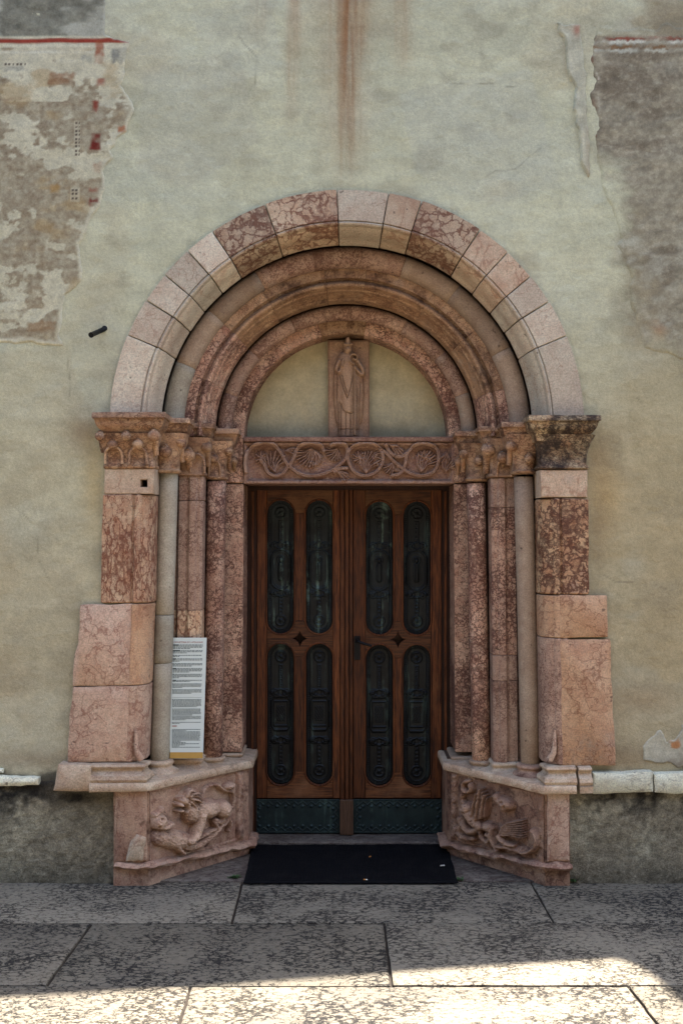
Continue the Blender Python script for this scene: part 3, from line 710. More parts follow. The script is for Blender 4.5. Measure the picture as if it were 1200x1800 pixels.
def lowpatch(X, Z, px, py, sdv):
    n2 = fbm(X * 12, Z * 14, 4, 232); n3 = fbm(X * 9 + 3, Z * 9, 4, 233); c = np.ones(X.shape + (3,)) * linv((198, 190, 166)) * (.7 + .5 * n2)[..., None]
    c = over(c, sstep(.52, .62, n3) * .8, (150, 138, 120)); c = over(c, sstep(.6, .68, fbm(X * 10, Z * 10 + 4, 3, 234)), (190, 120, 62), .8); c = over(c, sstep(1325, 1345, py), (120, 108, 90), .6); return c
patch('peeling_plaster', [(1124, 1308), (1142, 1294), (1156, 1278), (1165, 1284), (1168, 1304), (1186, 1300), (1190, 1284), (1184, 1272), (1420, 1264), (1420, 1350), (1150, 1346), (1124, 1338)], .0035, lowpatch, step=.005, seed=360, edge_px=5, jagpx=11)

# ---- white string course stones, standing proud of the wall
def string_stone(px0, px1, pt0, pt1, pb0, pb1, seed, yf=-.065):
    q = [(PX(px0, yf), PZ(pb0, yf)), (PX(px1, yf), PZ(pb1, yf)), (PX(px1, yf), PZ(pt1, yf)), (PX(px0, yf), PZ(pt0, yf))]
    slab_xz('string_course_stone', jag(q, .03, .006, seed), yf, .1, M['white'], wall, bev=.014, amp=.006, seed=seed)
string_stone(1043, 1148, 1361, 1358, 1395, 1393, 3.1); string_stone(1151, 1290, 1362, 1360, 1394, 1396, 4.7); string_stone(1294, 1420, 1360, 1362, 1394, 1392, 6.2)
string_stone(-60, 67, 1364, 1368, 1384, 1381, 8.1, -.05); string_stone(-190, -66, 1360, 1362, 1390, 1388, 9.3, -.05); string_stone(-40, 5, 1350, 1352, 1361, 1360, 10.4, -.035)

# ---- solid body of the wall behind the plaster; plus an unseen caster added and shaped to shade the paving
bm = bmesh.new()
def quad(*p): bm.faces.new([bm.verts.new(v) for v in p])
x0, x1, yb, zt = -7.0, 7.0, 1.3, 7.0
quad((x0, yb, -.02), (x0, yb, zt), (x1, yb, zt), (x1, yb, -.02)); quad((x0, .0, zt), (x1, .0, zt), (x1, yb, zt), (x0, yb, zt))
quad((x0, 0, -.02), (x0, yb, -.02), (x0, yb, zt), (x0, 0, zt)); quad((x1, 0, -.02), (x1, 0, zt), (x1, yb, zt), (x1, yb, -.02))
bm_obj('wall_body', bm, M['mortar'], wall)
tan_e = math.tan(R(SUN_EL)); ZE = 7.05
dX = -ZE * math.sin(R(SUN_AZ)) / tan_e; dY = -ZE * math.cos(R(SUN_AZ)) / tan_e
sh = [(-9.0, -1.95), g2(0, 1755), g2(300, 1738), g2(600, 1716), g2(900, 1697), g2(1090, 1686), g2(1130, 1700), g2(1160, 1722), g2(1215, 1775), (1.62, -1.9), (9.0, -2.6)]
caster_plan = [(x - dX, y - dY) for x, y in sh]
caster_plan = [(x, min(y, -.02)) for x, y in caster_plan]
caster_plan = caster_plan + [(caster_plan[-1][0], 1.6), (caster_plan[0][0], 1.6)]
slab_xy('shade_caster', caster_plan, ZE, ZE + .05, M['tile'], wall, bev=.002)

# ================================================================== unseen building added behind the camera to block the low sky
blocker_house = empty('blocker_house', (0, -13, 0), 'unseen ochre building added across the square to block the low sky', 'blocker_house')
hm = simple('blocker_house_plaster', (150, 130, 105), .9, 0, 6, .12, .2)
bm = bmesh.new(); bmesh.ops.create_cube(bm, size=1, matrix=Matrix.Translation((0, -14, 5.0)) @ Matrix.Diagonal((40, 4, 10.04, 1))); bm_obj('wall', bm, hm, blocker_house)  # wall of the unseen added building
bm = bmesh.new(); ring_loft(bm, [[Vector((x, y, z)) for y, z in ((-11.5, 10.0), (-11.5, 10.15), (-14, 11.6), (-16.5, 10.15), (-16.5, 10.0))] for x in (-20.6, 20.6)]); bm_obj('blocker_roof', bm, M['tile'], blocker_house)
hw0 = None
for fl in range(3):
    for ix in range(9):
        x = -16 + 4 * ix; z = 1.1 + 3.1 * fl
        if hw0 is None:
            hw0 = box('blocker_window', x - .5, x + .5, -12.03, -11.95, z, z + 1.6, M['dark'], blocker_house, bev=.01); hw0_l = (x, z)
        else:
            o = hw0.copy(); C.objects.link(o); o.location = Vector(hw0.location) + Vector((x - hw0_l[0], 0, z - hw0_l[1]))

# ================================================================== the stone portal
portal = empty('stone_portal', (XC, 0, 0), 'Romanesque portal of pink and red nodular limestone with stepped round arch', 'portal')

# ---- outer arch
def ang(px, py): return math.atan2(744 - py, px - 609.5)
core1 = [(1.185, .16), (1.02, .16), (1.02, .33), (.88, .33), (.88, .75), (1.185, .75)]
outer = voussoir('outer_arch', core1, R(-2), R(182), M['mortar'], portal, n=60, amp=0)
fillet = [(1.045, -.011), (1.041, -.011), (1.039, -.018), (1.032, -.026), (1.024, -.022), (1.020, -.008), (1.019, .004)]
hollow = [(1.022 - .030 * math.sin(t) - .004, .004 + .075 * (1 - math.cos(t)) + .02 * math.sin(t)) for t in np.linspace(0.1, math.pi / 2, 6)]
ring1 = [(1.2, .17), (1.2, -.018), (1.046, -.018)] + fillet + [(float(a), float(b)) for a, b in hollow] + [(.984, .112), (.980, .13), (.972, .14), (.972, .17)]
j1 = [ang(*p) for p in ((1040, 760), (993, 586), (966, 524), (932, 481), (891, 439), (841, 402), (740, 351), (682, 338), (592, 333), (466, 355), (374, 404), (329, 435), (287, 476), (253, 520), (220, 582), (180, 760))]
j1[0] = R(-2); j1[-1] = R(182)
m1 = ['pale', 'pale', 'pale', 'pale_orange', 'pale_orange', 'breccia', 'pale_orange', 'pale', 'breccia', 'breccia', 'pale', 'pale', 'pale', 'pale', 'pale']
for i in range(len(m1)):
    voussoir('voussoir', ring1, j1[i], j1[i + 1], M[m1[i]], outer, gap=.0022, dr=random.uniform(-.004, .003), dy=random.uniform(-.004, .003), seed=i)
def circ(r, y, rad, n=16): return [(r + rad * math.cos(2 * math.pi * i / n), y + rad * math.sin(2 * math.pi * i / n)) for i in range(n)]
def ring_set(name, prof, cuts, mats, core=None, corearg=None, dj=.0007, smooth=40):
    base = voussoir(name, corearg, R(-2), R(182), M['mortar'], portal, n=60, amp=0)
    cuts = [R(c) for c in cuts]
    for i in range(len(cuts) - 1):
        voussoir('voussoir', prof, cuts[i], cuts[i + 1], M[mats[i % len(mats)]], base, gap=.0005, dr=random.uniform(-dj, dj), dy=random.uniform(-dj, dj), smooth=smooth, seed=i * 3.7)
    return base
ring_set('roll_arch', circ(.916, .212, .056, 20), [-2, 27, 52, 71, 85, 101, 120, 139, 158, 182], ['beige', 'beige', 'beige', 'mauve', 'mauve', 'mauve', 'beige', 'beige', 'grey'], corearg=[(.93, .215), (.90, .215), (.90, .24), (.93, .24)], smooth=60)
ring3 = [(.905, .40), (.905, .214), (.812, .212), (.809, .232), (.802, .238), (.796, .226), (.788, .208), (.778, .202), (.768, .206), (.761, .220), (.758, .244), (.750, .250), (.748, .268), (.742, .290), (.732, .304), (.729, .320), (.720, .326), (.716, .34), (.716, .40)]
ring_set('middle_arch', ring3, [-2, 15, 38, 58, 83, 98, 121, 139, 160, 182], ['rosso', 'brown', 'brown', 'brown', 'brown', 'brown', 'brown', 'rosso', 'rosso'], corearg=[(.93, .38), (.745, .38), (.745, .47), (.69, .47), (.69, .75), (.93, .75)])
ring_set('inner_roll_arch', circ(.671, .420, .041, 18), [-2, 19, 40, 62, 88, 100, 116, 139, 161, 182], ['beige', 'mauve', 'mauve', 'mauve', 'mauve', 'mauve', 'mauve', 'mauve', 'mauve'], corearg=[(.68, .42), (.66, .42), (.66, .44), (.68, .44)], smooth=60)
ring5 = [(.71, .66), (.71, .462), (.572, .46), (.566, .466), (.566, .66)]
ring_set('inner_arch', ring5, [-2, 24, 52, 80, 104, 130, 154, 182], ['rosso', 'rosso', 'rosso', 'brown', 'rosso', 'rosso', 'rosso'], corearg=[(.70, .60), (.62, .60), (.62, .70), (.70, .70)])

# ---- tympanum plaster
xa = np.arange(-.60, .60, .006) + XC; za = np.arange(2.27, 2.91, .006); X, Z = np.meshgrid(xa, za)
n1 = fbm(X * 4, Z * 4, 5, 401); n2 = fbm(X * 14, Z * 16, 4, 402); rr = np.hypot(X - XC, Z - ZC)
c = np.ones(X.shape + (3,)) * linv((210, 197, 160)) * (.80 + .3 * n2 + .14 * (n1 - .5))[..., None]
c = over(c, sstep(.44, .60, rr + .16 * (n1 - .5)) * sstep(2.38, 2.5, Z) * .4, (170, 132, 86)); c = over(c, sstep(2.42, 2.32, Z + .08 * (n1 - .5)) * .6, (140, 138, 118)); c = over(c, sstep(.5, .66, n1) * .4, (208, 202, 172))  # upper rim: brown stain, partly occlusion shade painted in
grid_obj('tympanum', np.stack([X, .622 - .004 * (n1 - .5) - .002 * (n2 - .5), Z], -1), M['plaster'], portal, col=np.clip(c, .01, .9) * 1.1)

# ---- lintel with carved vine scroll
YL = .452
lx0, lx1 = PX(428, YL), PX(799, YL); lz0, lz1 = PZ(850, YL), PZ(776, YL)
lintel = box('lintel', lx0, lx1, YL + .030, .72, lz0, PZ(769, YL) - .002, M['lintel'], portal, bev=.004, amp=.001)
box('lintel_fillet', lx0 + .003, PX(797, YL - .012), YL - .014, YL + .05, PZ(777, YL), PZ(768, YL), M['lintel'], portal, bev=.005, amp=.002)
def vm(p): return ((p[0] / 3.158 + 420), (p[1] / 3.158 + 560))
du = .0017
xa = np.arange(lx0 + .001, lx1 - .001, du); za = np.arange(lz0 + .001, PZ(777.5, YL), du); X, Z = np.meshgrid(xa, za)
ux = 600 + X / rho(YL); uy = HORIZON - (Z - HCAM) / rho(YL); U = (ux - 420) * 3.158; V = (uy - 560) * 3.158
Hh = np.zeros(X.shape)
def stroke(Hh, U, V, pts, r, hh, k=3.0, r1=None):
    best = np.zeros(U.shape); n = len(pts) - 1
    for i in range(n):
        d, t = seg_d(U, V, pts[i], pts[i + 1]); rr = r if r1 is None else r + (r1 - r) * ((i + t) / n)
        q = 1 - (d / rr) ** 2; best = np.maximum(best, np.clip(q, 0, None) ** .36)
    return np.maximum(Hh, best * hh)
vines = [[(40, 850), (34, 790), (60, 725), (120, 690), (180, 692), (228, 740), (268, 808), (340, 862), (420, 872), (500, 850), (562, 808), (600, 760), (592, 705), (545, 690), (512, 706)],
         [(270, 820), (240, 862), (195, 872), (158, 850), (140, 810), (120, 785)], [(275, 820), (305, 770), (318, 730), (350, 700), (405, 688), (455, 706), (470, 735)],
         [(600, 760), (612, 730), (645, 705), (712, 690), (770, 712), (798, 760), (790, 815), (750, 858), (690, 872), (640, 850), (612, 805), (600, 760)],
         [(770, 712), (815, 745), (860, 792), (912, 835), (960, 862), (1020, 872), (1080, 850), (1106, 795), (1104, 735), (1070, 705), (1015, 692), (965, 712), (930, 760), (920, 815), (896, 858), (850, 870)],
         [(600, 830), (560, 832), (530, 850)], [(930, 745), (905, 765), (860, 760), (830, 730), (815, 705)]]
for vpts in vines: Hh = stroke(Hh, U, V, spline(vpts, 7), 11, .016)
for vpts in vines:
    sp = spline(vpts, 7); g_ = np.zeros(X.shape); g_ = stroke(g_, U, V, sp, 3.2, 1.0); Hh = Hh - .003 * g_ * (Hh > .008)
def leafg(cx, cy, L, a0, a1, n, wid=9, hh=.013, curl=0.25):
    global Hh
    n = n * 2 - 1; wid *= .62
    for i in range(n):
        a = R(a0 + (a1 - a0) * i / max(1, n - 1)); l2 = L * (.75 + .3 * math.sin(math.pi * (i + .5) / n))
        pts = [(cx, cy), (cx + .5 * l2 * math.cos(a), cy + .5 * l2 * math.sin(a)), (cx + l2 * math.cos(a + curl), cy + l2 * math.sin(a + curl))]
        Hh = stroke(Hh, U, V, pts, wid * .7, hh * (.62 + .38 * (i % 2)), r1=wid)
for a in ((200, 850, 110, 215, 300, 4, 10), (125, 770, 34, 0, 330, 7, 9), (255, 735, 70, -35, 20, 4, 8), (400, 720, 100, 25, 160, 7, 9), (420, 735, 75, 40, 110, 4, 8), (545, 720, 70, 60, 170, 5, 8), (540, 850, 70, -10, 40, 4, 8),
          (705, 860, 120, 230, 310, 6, 9), (670, 770, 36, 0, 320, 7, 9), (740, 770, 60, -60, 60, 4, 8), (840, 705, 85, 0, 60, 5, 8), (850, 800, 60, 60, 150, 4, 8), (900, 850, 55, 180, 240, 3, 8), (1010, 850, 120, 240, 320, 6, 9), (1040, 770, 40, 0, 320, 7, 9), (1150, 740, 60, 50, 130, 5, 8), (1150, 850, 60, 220, 320, 5, 8)):
    leafg(*a)
Hh = Hh + .004 * (fbm(U * .03, V * .03, 4, 411) - .5) + .003 * (fbm(U * .12, V * .12, 3, 412) - .5)
b_ = np.minimum(np.minimum(X - lx0, lx1 - X), np.minimum(Z - lz0, PZ(777, YL) - Z)); ground = -.026 * sstep(.012, .030, b_)
Hh = (Hh * 2.1 + ground) * sstep(0, .004, b_)
ridge_light = sstep(-.004, .012, Hh) * (b_ > .004)  # mask of the highlight painted on the raised vine
grid_obj('vine_carving', skirt(np.stack([X, YL + .003 - Hh, Z], -1), (0, .05, 0)), M['lintel_c'], lintel, col=np.repeat(np.pad(ridge_light, 1)[..., None], 3, -1))

# ---- side orders
def wide_block(poly, yf, mat, seed, bev=.008): return slab_xz('pier_block', jag([(PX(a, yf), PZ(b, yf)) for a, b in poly][::-1], .035, .0045, seed), yf, .18, M[mat], portal, bev=bev, amp=.0025, seed=seed)
def pier_plan(xo, xi, yf, side):
    """plan of the moulded pier: flat face, quirk, roll and hollow chamfer towards the door."""
    s = side; w = abs(xi - xo); e = xi
    pts = [(xo, .19), (xo, yf), (e - s * .105, yf), (e - s * .100, yf + .008), (e - s * .094, yf + .008), (e - s * .088, yf - .002), (e - s * .074, yf - .004), (e - s * .062, yf + .002), (e - s * .056, yf + .012),
           (e - s * .048, yf + .014), (e - s * .030, yf + .026), (e - s * .012, yf + .052), (e, yf + .09), (e, .19)]
    return pts
YP = -.030
# left pier
flat_shape('pier_block', [[(PX(183, YP), PZ(868, YP)), (PX(270, YP), PZ(868, YP)), (PX(271, YP), PZ(824, YP)), (PX(184, YP), PZ(824, YP))], [(PX(247, YP), PZ(856, YP)), (PX(259, YP), PZ(856, YP)), (PX(259, YP), PZ(843, YP)), (PX(247, YP), PZ(843, YP))]], YP, .2, M['pale_orange'], portal, bev=.006)
plan_column('pier_shaft', pier_plan(PX(181, YP), PX(269, YP), YP, 1), PZ(1060, YP), PZ(869, YP), M['streak'], portal, lean=.020, bev=.006, amp=.004, seed=1.3, steps=14)
pl = pier_plan(PX(222, YP), PX(264, YP), YP - .006, 1)
plan_column('pier_edge', [p for p in pl], PZ(1205, YP) + .001, PZ(1062, YP), M['orange'], portal, lean=.040, bev=.004, amp=.002, seed=2.2, steps=8)
plan_column('pier_edge', [(x - .017, y) for x, y in pl], PZ(1339, YP), PZ(1206, YP), M['pink'], portal, lean=.034, bev=.004, amp=.002, seed=2.9, steps=8)
wide_block([(141, 1064), (232, 1062), (230, 1204), (128, 1206), (131, 1150), (137, 1130)], YP - .008, 'pink', 5.1)
wide_block([(128, 1208), (231, 1206), (226, 1340), (119, 1340), (122, 1270)], YP - .008, 'pink', 6.3)
# right pier
flat_shape('pier_block', [[(PX(951, YP), PZ(874, YP)), (PX(1032, YP), PZ(874, YP)), (PX(1032, YP), PZ(826, YP)), (PX(949, YP), PZ(826, YP))]], YP, .2, M['pale_orange'], portal, bev=.007)
plan_column('pier_shaft', pier_plan(PX(1033, YP), PX(951, YP), YP, -1), PZ(1045, YP), PZ(876, YP), M['breccia_dark'], portal, lean=-.006, bev=.006, amp=.004, seed=3.3, steps=14)
pr_ = pier_plan(PX(996, YP), PX(952, YP), YP - .006, -1)
plan_column('pier_edge', pr_, PZ(1121, YP), PZ(1047, YP), M['orange'], portal, lean=-.014, bev=.004, amp=.002, seed=4.2, steps=6)
plan_column('pier_edge', [(x + .004, y) for x, y in pr_], PZ(1344, YP), PZ(1122, YP), M['mauve'], portal, lean=-.016, bev=.004, amp=.002, seed=4.9, steps=8)
wide_block([(981, 1046), (1066, 1047), (1067, 1085), (1068, 1120), (981, 1121)], YP - .008, 'orange', 7.2)
wide_block([(982, 1123), (1072, 1124), (1074, 1180), (1076, 1250), (1081, 1300), (1081, 1346), (984, 1346)], YP - .008, 'orange', 8.6)
# stop at the foot of the moulded edges
for sx, pxv in ((1, 240), (-1, 974)):
    bm = bmesh.new(); tube(bm, [(PX(pxv, YP), YP - .006, .78), (PX(pxv + sx * 1, YP), YP - .012, .70), (PX(pxv + sx * 3, YP), YP - .014, .665), (PX(pxv + sx * 9, YP), YP - .004, .63)], [.006, .010, .014, .018], 10)
    bm_obj('chamfer_stop', bm, M['pink'], portal, 60)

# columns
def shaft(px_t, py_t, px_b, py_b, Y, r, mat, cuts, e=2.0, name='column'):
    zt, zb = PZ(py_t, Y), PZ(py_b, Y); xt, xb = PX(px_t, Y), PX(px_b, Y); ln = (xt - xb) / (zt - zb)
    cz = [zt] + [PZ(c_, Y) for c_ in cuts] + [zb]
    objs = []
    for i in range(len(cz) - 1):
        a, b = cz[i + 1] + .0007, cz[i] - .0007
        prof = [(r - .003, a), (r, a + .003)] + [(r * (1 + .012 * math.sin(3 * t + i)), a + (b - a) * t) for t in (.2, .4, .6, .8)] + [(r, b - .003), (r - .003, b)]
        parent = portal if i == 0 else objs[0]
        objs.append(lathe(name if i == 0 else 'shaft_drum', prof, xt, Y, M[mat], parent, 32, ln, zt, .0016, i + px_t, e, 60))
    return objs[0]
shaft(296.5, 832, 281.5, 1337, .155, .0498, 'grey', [1080, 1165])
shaft(919.5, 838, 932, 1343, .155, .0500, 'beige', [])
shaft(381, 846, 374, 1330, .36, .0515, 'rosso', [], e=2.6)
shaft(836, 850, 845, 1335, .36, .0495, 'rosso', [], e=2.6)
# moulded pilasters between the columns
def pil_plan(xo, xi, yf, s):
    return [(xo - s * .03, .33), (xo - s * .03, yf + .034), (xo, yf + .03), (xo + s * .012, yf + .012), (xo + s * .05, yf + .010), (xo + s * .056, yf + .016), (xo + s * .062, yf + .012), (xo + s * .070, yf), (xo + s * .084, yf - .002),
            (xi - s * .036, yf), (xi - s * .030, yf + .008), (xi - s * .012, yf + .008), (xi, yf + .020), (xi, .33)]
YQ = .205
def pil(xo, xi, s, cuts, mats, lean, zt, zb):
    cz = [zt] + [PZ(v, YQ) for v in cuts] + [zb]
    for i in range(len(cz) - 1):
        plan_column('pilaster_block', pil_plan(xo, xi, YQ, s), cz[i + 1] + .0008, cz[i] - .0008, M[mats[i]], portal, lean=lean, zref=zt, bev=.003, amp=.0018, seed=i + xo, steps=6)
pil(PX(311, YQ), PX(357, YQ), 1, [880, 1073], ['mauve', 'mauve', 'streak'], .013, PZ(836, YQ), PZ(1334, YQ))
pil(PX(909, YQ), PX(863, YQ), -1, [892, 1152, 1197], ['mauve', 'rosso', 'mauve', 'mauve'], -.010, PZ(840, YQ), PZ(1342, YQ))
# door jambs
YJ = .46
def jamb(xo, xi, zt, zb, mat, lean, seed):
    pts = [(xo, .735), (xo, YJ), (xi, YJ), (xi, .735)]
    plan_column('jamb', pts, zb, zt, M[mat], portal, lean=lean, bev=.005, amp=.0015, seed=seed, steps=14)
jamb(-.76, PX(428, YJ), PZ(850, YJ) - .001, .56, 'rosso', .006, 1.1)
jamb(.82, PX(797, YJ), PZ(850, YJ) - .001, .56, 'rosso', -.006, 2.1)
# putlog holes in the jambs: short iron stubs in their sockets
# backing masonry behind the orders
for (xa_, xb_, ya_, zt_) in ((-1.25, -.88, .32, 2.33), (-.90, -.72, .425, 2.33), (.94, 1.29, .32, 2.33), (.78, .95, .425, 2.33), (-1.25, -.535, .5, .52), (.59, 1.29, .5, .52)):
    box('backing_masonry', xa_, xb_, ya_, .9, -.02, zt_, M['mortar'], portal, bev=.002)

# ---- capitals
def abacus(name, x0, x1, yf, zt, mat, parent, seed, hgt=.105, dep=.34, out=.05):
    """moulded block: widths given at the top; runs back into the wall."""
    pr = [(out, 0), (out, -.024), (out - .009, -.027), (out - .009, -.034), (out - .012, -.036), (out - .014, -.050), (out - .022, -.066), (out - .034, -.080), (out - .044, -.090), (out - .050, -hgt)]
    bm = bmesh.new(); rings = []
    pr = [(out - .004, .0)] + [(o, z - .004) for o, z in pr]
    for o, dz in pr:
        a, b, y = x0 + (out - o), x1 - (out - o), yf + (out - o)
        n = 10; rg = []
        for i in range(n): rg.append(Vector((a + (b - a) * i / n, y, zt + dz)))
        for i in range(n): rg.append(Vector((b, y + (yf + dep - y) * i / n, zt + dz)))
        for i in range(n): rg.append(Vector((b + (a - b) * i / n, yf + dep, zt + dz)))
        for i in range(n): rg.append(Vector((a, yf + dep + (y - yf - dep) * i / n, zt + dz)))
        rings.append(rg)
    ring_loft(bm, rings); wear(bm, .0022, 14, seed); wear(bm, .0012, 50, seed)
    return bm_obj(name, bm, M[mat], parent, 50)
def crocket(px, py, Y, rpx, mat, parent, root=None, seed=0):
    r = rpx * rho(Y) ; c = P(px, py, Y); bm = bmesh.new()
    ball(bm, c, r, 1.0, .95, .92)
    # hooked stem rising from the bell behind the knob
    b = Vector((c.x, Y + .065, c.z - r * 2.9))
    tube(bm, [b, b.lerp(c, .4) + Vector((0, .012, 0)), b.lerp(c, .75) + Vector((0, .012, r * .5)), c + Vector((0, r * .3, r * .75)), c + Vector((0, -r * .5, r * .55))], [r * .45, r * .5, r * .6, r * .62, r * .4], 8)
    wear(bm, r * .12, 45, seed + px)
    return bm_obj('crocket', bm, M[mat], parent, 60)
def bell(name, rings, mat, parent, seed, n=32):
    """rings: (cx, cy, rx, ry, z, exponent)"""
    bm = bmesh.new(); ring_loft(bm, [se_ring(a, b, rx, ry, z, e, n) for a, b, rx, ry, z, e in rings]); wear(bm, .003, 18, seed)
    return bm_obj(name, bm, M[mat], parent, 55)
def arch_leaf(px, py, Y, w, hgt, mat, parent, seed=0):
    """raised round-headed leaf tracing on the bell."""
    pts = [(PX(px, Y) - w / 2, Y, PZ(py, Y))] + [(PX(px, Y) - w / 2 * math.cos(t), Y - .012 * math.sin(t), PZ(py, Y) + hgt * .5 + hgt * .5 * math.sin(t)) for t in np.linspace(0, math.pi, 9)] + [(PX(px, Y) + w / 2, Y, PZ(py, Y))]
    bm = bmesh.new(); tube(bm, pts, .007, 8); wear(bm, .002, 40, seed); return bm_obj('leaf', bm, M[mat], parent, 60)

ZN = 2.098
# left outer pier capital
xl, xr = PX(183, YP), PX(271, YP); cx = (xl + xr) / 2
cp = bell('capital', [(cx, .09, .126, .122, ZN, 12), (cx, .09, .133, .129, ZN + .006, 12), (cx, .09, .133, .129, ZN + .018, 12), (cx, .09, .126, .122, ZN + .026, 12), (cx, .09, .127, .124, ZN + .06, 10), (cx - .003, .085, .134, .132, ZN + .10, 8), (cx - .006, .08, .150, .146, ZN + .14, 8), (cx - .008, .075, .162, .156, ZN + .175, 9)], 'cap', portal, 1.0, 48)
abacus('abacus', PX(161, -.105), PX(291, -.105), -.105, PZ(724, -.105), 'cap', cp, 1.4, hgt=.12, dep=.4, out=.07)
for (a, b, Y, r) in ((176, 767, -.072, 9), (222, 767, -.085, 9), (271, 766, -.075, 11), (199, 782, -.062, 9), (243, 781, -.066, 10)): crocket(a, b, Y, r, 'cap', cp, seed=a)
arch_leaf(200, 815, -.046, .085, .085, 'cap', cp, 1); arch_leaf(243, 816, -.046, .085, .085, 'cap', cp, 2)
# left inner capitals
x1_, x2_, x3_ = PX(295, .14), PX(335, YQ), PX(380, .36)
cp = bell('capital', [(x1_, .14, .060, .060, ZN - .014, 2.2), (x1_, .14, .070, .070, ZN - .010, 2.2), (x1_, .14, .072, .072, ZN, 2.2), (x1_, .14, .063, .063, ZN + .008, 2.2), (x1_, .14, .066, .066, ZN + .06, 2.6), (x1_ + .004, .145, .080, .078, ZN + .11, 4), (x1_ + .008, .15, .095, .09, ZN + .155, 7), (x1_ + .01, .15, .098, .094, ZN + .19, 8)], 'cap', portal, 2.0)
abacus('abacus', PX(268, .055), PX(334, .055), .055, PZ(734, .055), 'cap', cp, 2.4, dep=.3)
crocket(290, 794, .062, 12.5, 'cap', cp, seed=1); crocket(317, 778, .085, 11, 'cap', cp, seed=2)
cp = bell('capital', [(x2_, .27, .070, .066, ZN - .022, 8), (x2_, .27, .078, .074, ZN - .018, 8), (x2_, .27, .078, .074, ZN - .006, 8), (x2_, .27, .070, .066, ZN + .002, 8), (x2_, .27, .071, .068, ZN + .06, 7), (x2_ + .004, .275, .080, .082, ZN + .11, 6), (x2_ + .01, .28, .094, .098, ZN + .155, 7), (x2_ + .012, .28, .098, .10, ZN + .18, 8)], 'cap', portal, 3.0)
abacus('abacus', PX(312, .215), PX(376, .215), .205, PZ(743, .205), 'cap', cp, 3.4, dep=.3)
crocket(331, 801, .165, 12.5, 'cap', cp, seed=3); crocket(363, 786, .205, 11, 'cap', cp, seed=4); arch_leaf(347, 832, .198, .075, .10, 'cap', cp, 3)
cp = bell('capital', [(x3_, .36, .053, .053, ZN - .034, 2.4), (x3_, .36, .062, .062, ZN - .030, 2.4), (x3_, .36, .064, .064, ZN - .020, 2.4), (x3_, .36, .056, .056, ZN - .012, 2.4), (x3_, .36, .058, .058, ZN + .05, 3), (x3_ + .004, .365, .07, .07, ZN + .10, 5), (x3_ + .01, .37, .084, .082, ZN + .145, 7), (x3_ + .012, .37, .088, .086, ZN + .17, 8)], 'cap', portal, 4.0)
abacus('abacus', PX(358, .33), PX(420, .33), .325, PZ(753, .325), 'cap', cp, 4.4, dep=.34)
crocket(375, 806, .292, 9.5, 'cap', cp, seed=5); crocket(401, 793, .315, 10, 'cap', cp, seed=6); crocket(411, 811, .40, 7, 'cap', cp, seed=7); arch_leaf(377, 838, .305, .06, .09, 'cap', cp, 4)
box('jamb_head', -.76, PX(428, YJ) - .002, YJ - .01, .73, PZ(849, YJ), PZ(762, YJ), M['rosso'], portal, bev=.006, amp=.003, seed=4)
# right outer pier capital
xl, xr = PX(950, YP), PX(1032, YP); cx = (xl + xr) / 2
cp = bell('capital', [(cx, .09, .118, .122, ZN - .004, 12), (cx, .09, .127, .131, ZN + .002, 12), (cx, .09, .127, .131, ZN + .014, 12), (cx, .09, .118, .122, ZN + .022, 12), (cx, .09, .119, .123, ZN + .065, 11), (cx + .002, .087, .126, .128, ZN + .10, 10), (cx + .005, .083, .138, .138, ZN + .14, 9), (cx + .008, .08, .15, .148, ZN + .17, 9)], 'cap_dark', portal, 5.0, 48)
abacus('abacus', PX(929, -.105), PX(1056, -.105), -.105, PZ(729, -.105), 'cap_dark', cp, 5.4, hgt=.12, dep=.4, out=.07)
# right inner capitals
x1_, x2_, x3_ = PX(919, .14), PX(884, YQ), PX(837, .36)
cp = bell('capital', [(x1_, .14, .058, .058, ZN - .018, 2.2), (x1_, .14, .067, .067, ZN - .014, 2.2), (x1_, .14, .069, .069, ZN - .004, 2.2), (x1_, .14, .060, .060, ZN + .004, 2.2), (x1_, .14, .063, .063, ZN + .06, 2.6), (x1_ - .004, .145, .078, .076, ZN + .11, 4), (x1_ - .008, .15, .093, .09, ZN + .15, 7), (x1_ - .01, .15, .096, .094, ZN + .185, 8)], 'cap', portal, 6.0)
abacus('abacus', PX(881, .055), PX(945, .055), .055, PZ(741, .055), 'cap', cp, 6.4, dep=.3)
crocket(898, 785, .07, 10.5, 'cap', cp, seed=11); crocket(929, 806, .07, 9, 'cap', cp, seed=12)
cp = bell('capital', [(x2_, .27, .068, .066, ZN - .030, 8), (x2_, .27, .076, .074, ZN - .026, 8), (x2_, .27, .076, .074, ZN - .014, 8), (x2_, .27, .068, .066, ZN - .006, 8), (x2_, .27, .069, .068, ZN + .06, 7), (x2_ - .004, .275, .080, .082, ZN + .11, 6), (x2_ - .01, .28, .094, .098, ZN + .15, 7), (x2_ - .012, .28, .098, .10, ZN + .175, 8)], 'cap', portal, 7.0)
abacus('abacus', PX(840, .215), PX(905, .215), .205, PZ(749, .205), 'cap', cp, 7.4, dep=.3)
crocket(857, 792, .19, 13, 'cap', cp, seed=13); crocket(883, 805, .17, 10.5, 'cap', cp, seed=14); arch_leaf(886, 838, .198, .075, .10, 'cap', cp, 5)
cp = bell('capital', [(x3_, .36, .053, .053, ZN - .044, 2.4), (x3_, .36, .062, .062, ZN - .040, 2.4), (x3_, .36, .064, .064, ZN - .030, 2.4), (x3_, .36, .056, .056, ZN - .022, 2.4), (x3_, .36, .058, .058, ZN + .05, 3), (x3_ - .004, .365, .07, .07, ZN + .09, 5), (x3_ - .01, .37, .084, .082, ZN + .135, 7), (x3_ - .012, .37, .088, .086, ZN + .16, 8)], 'cap', portal, 8.0)
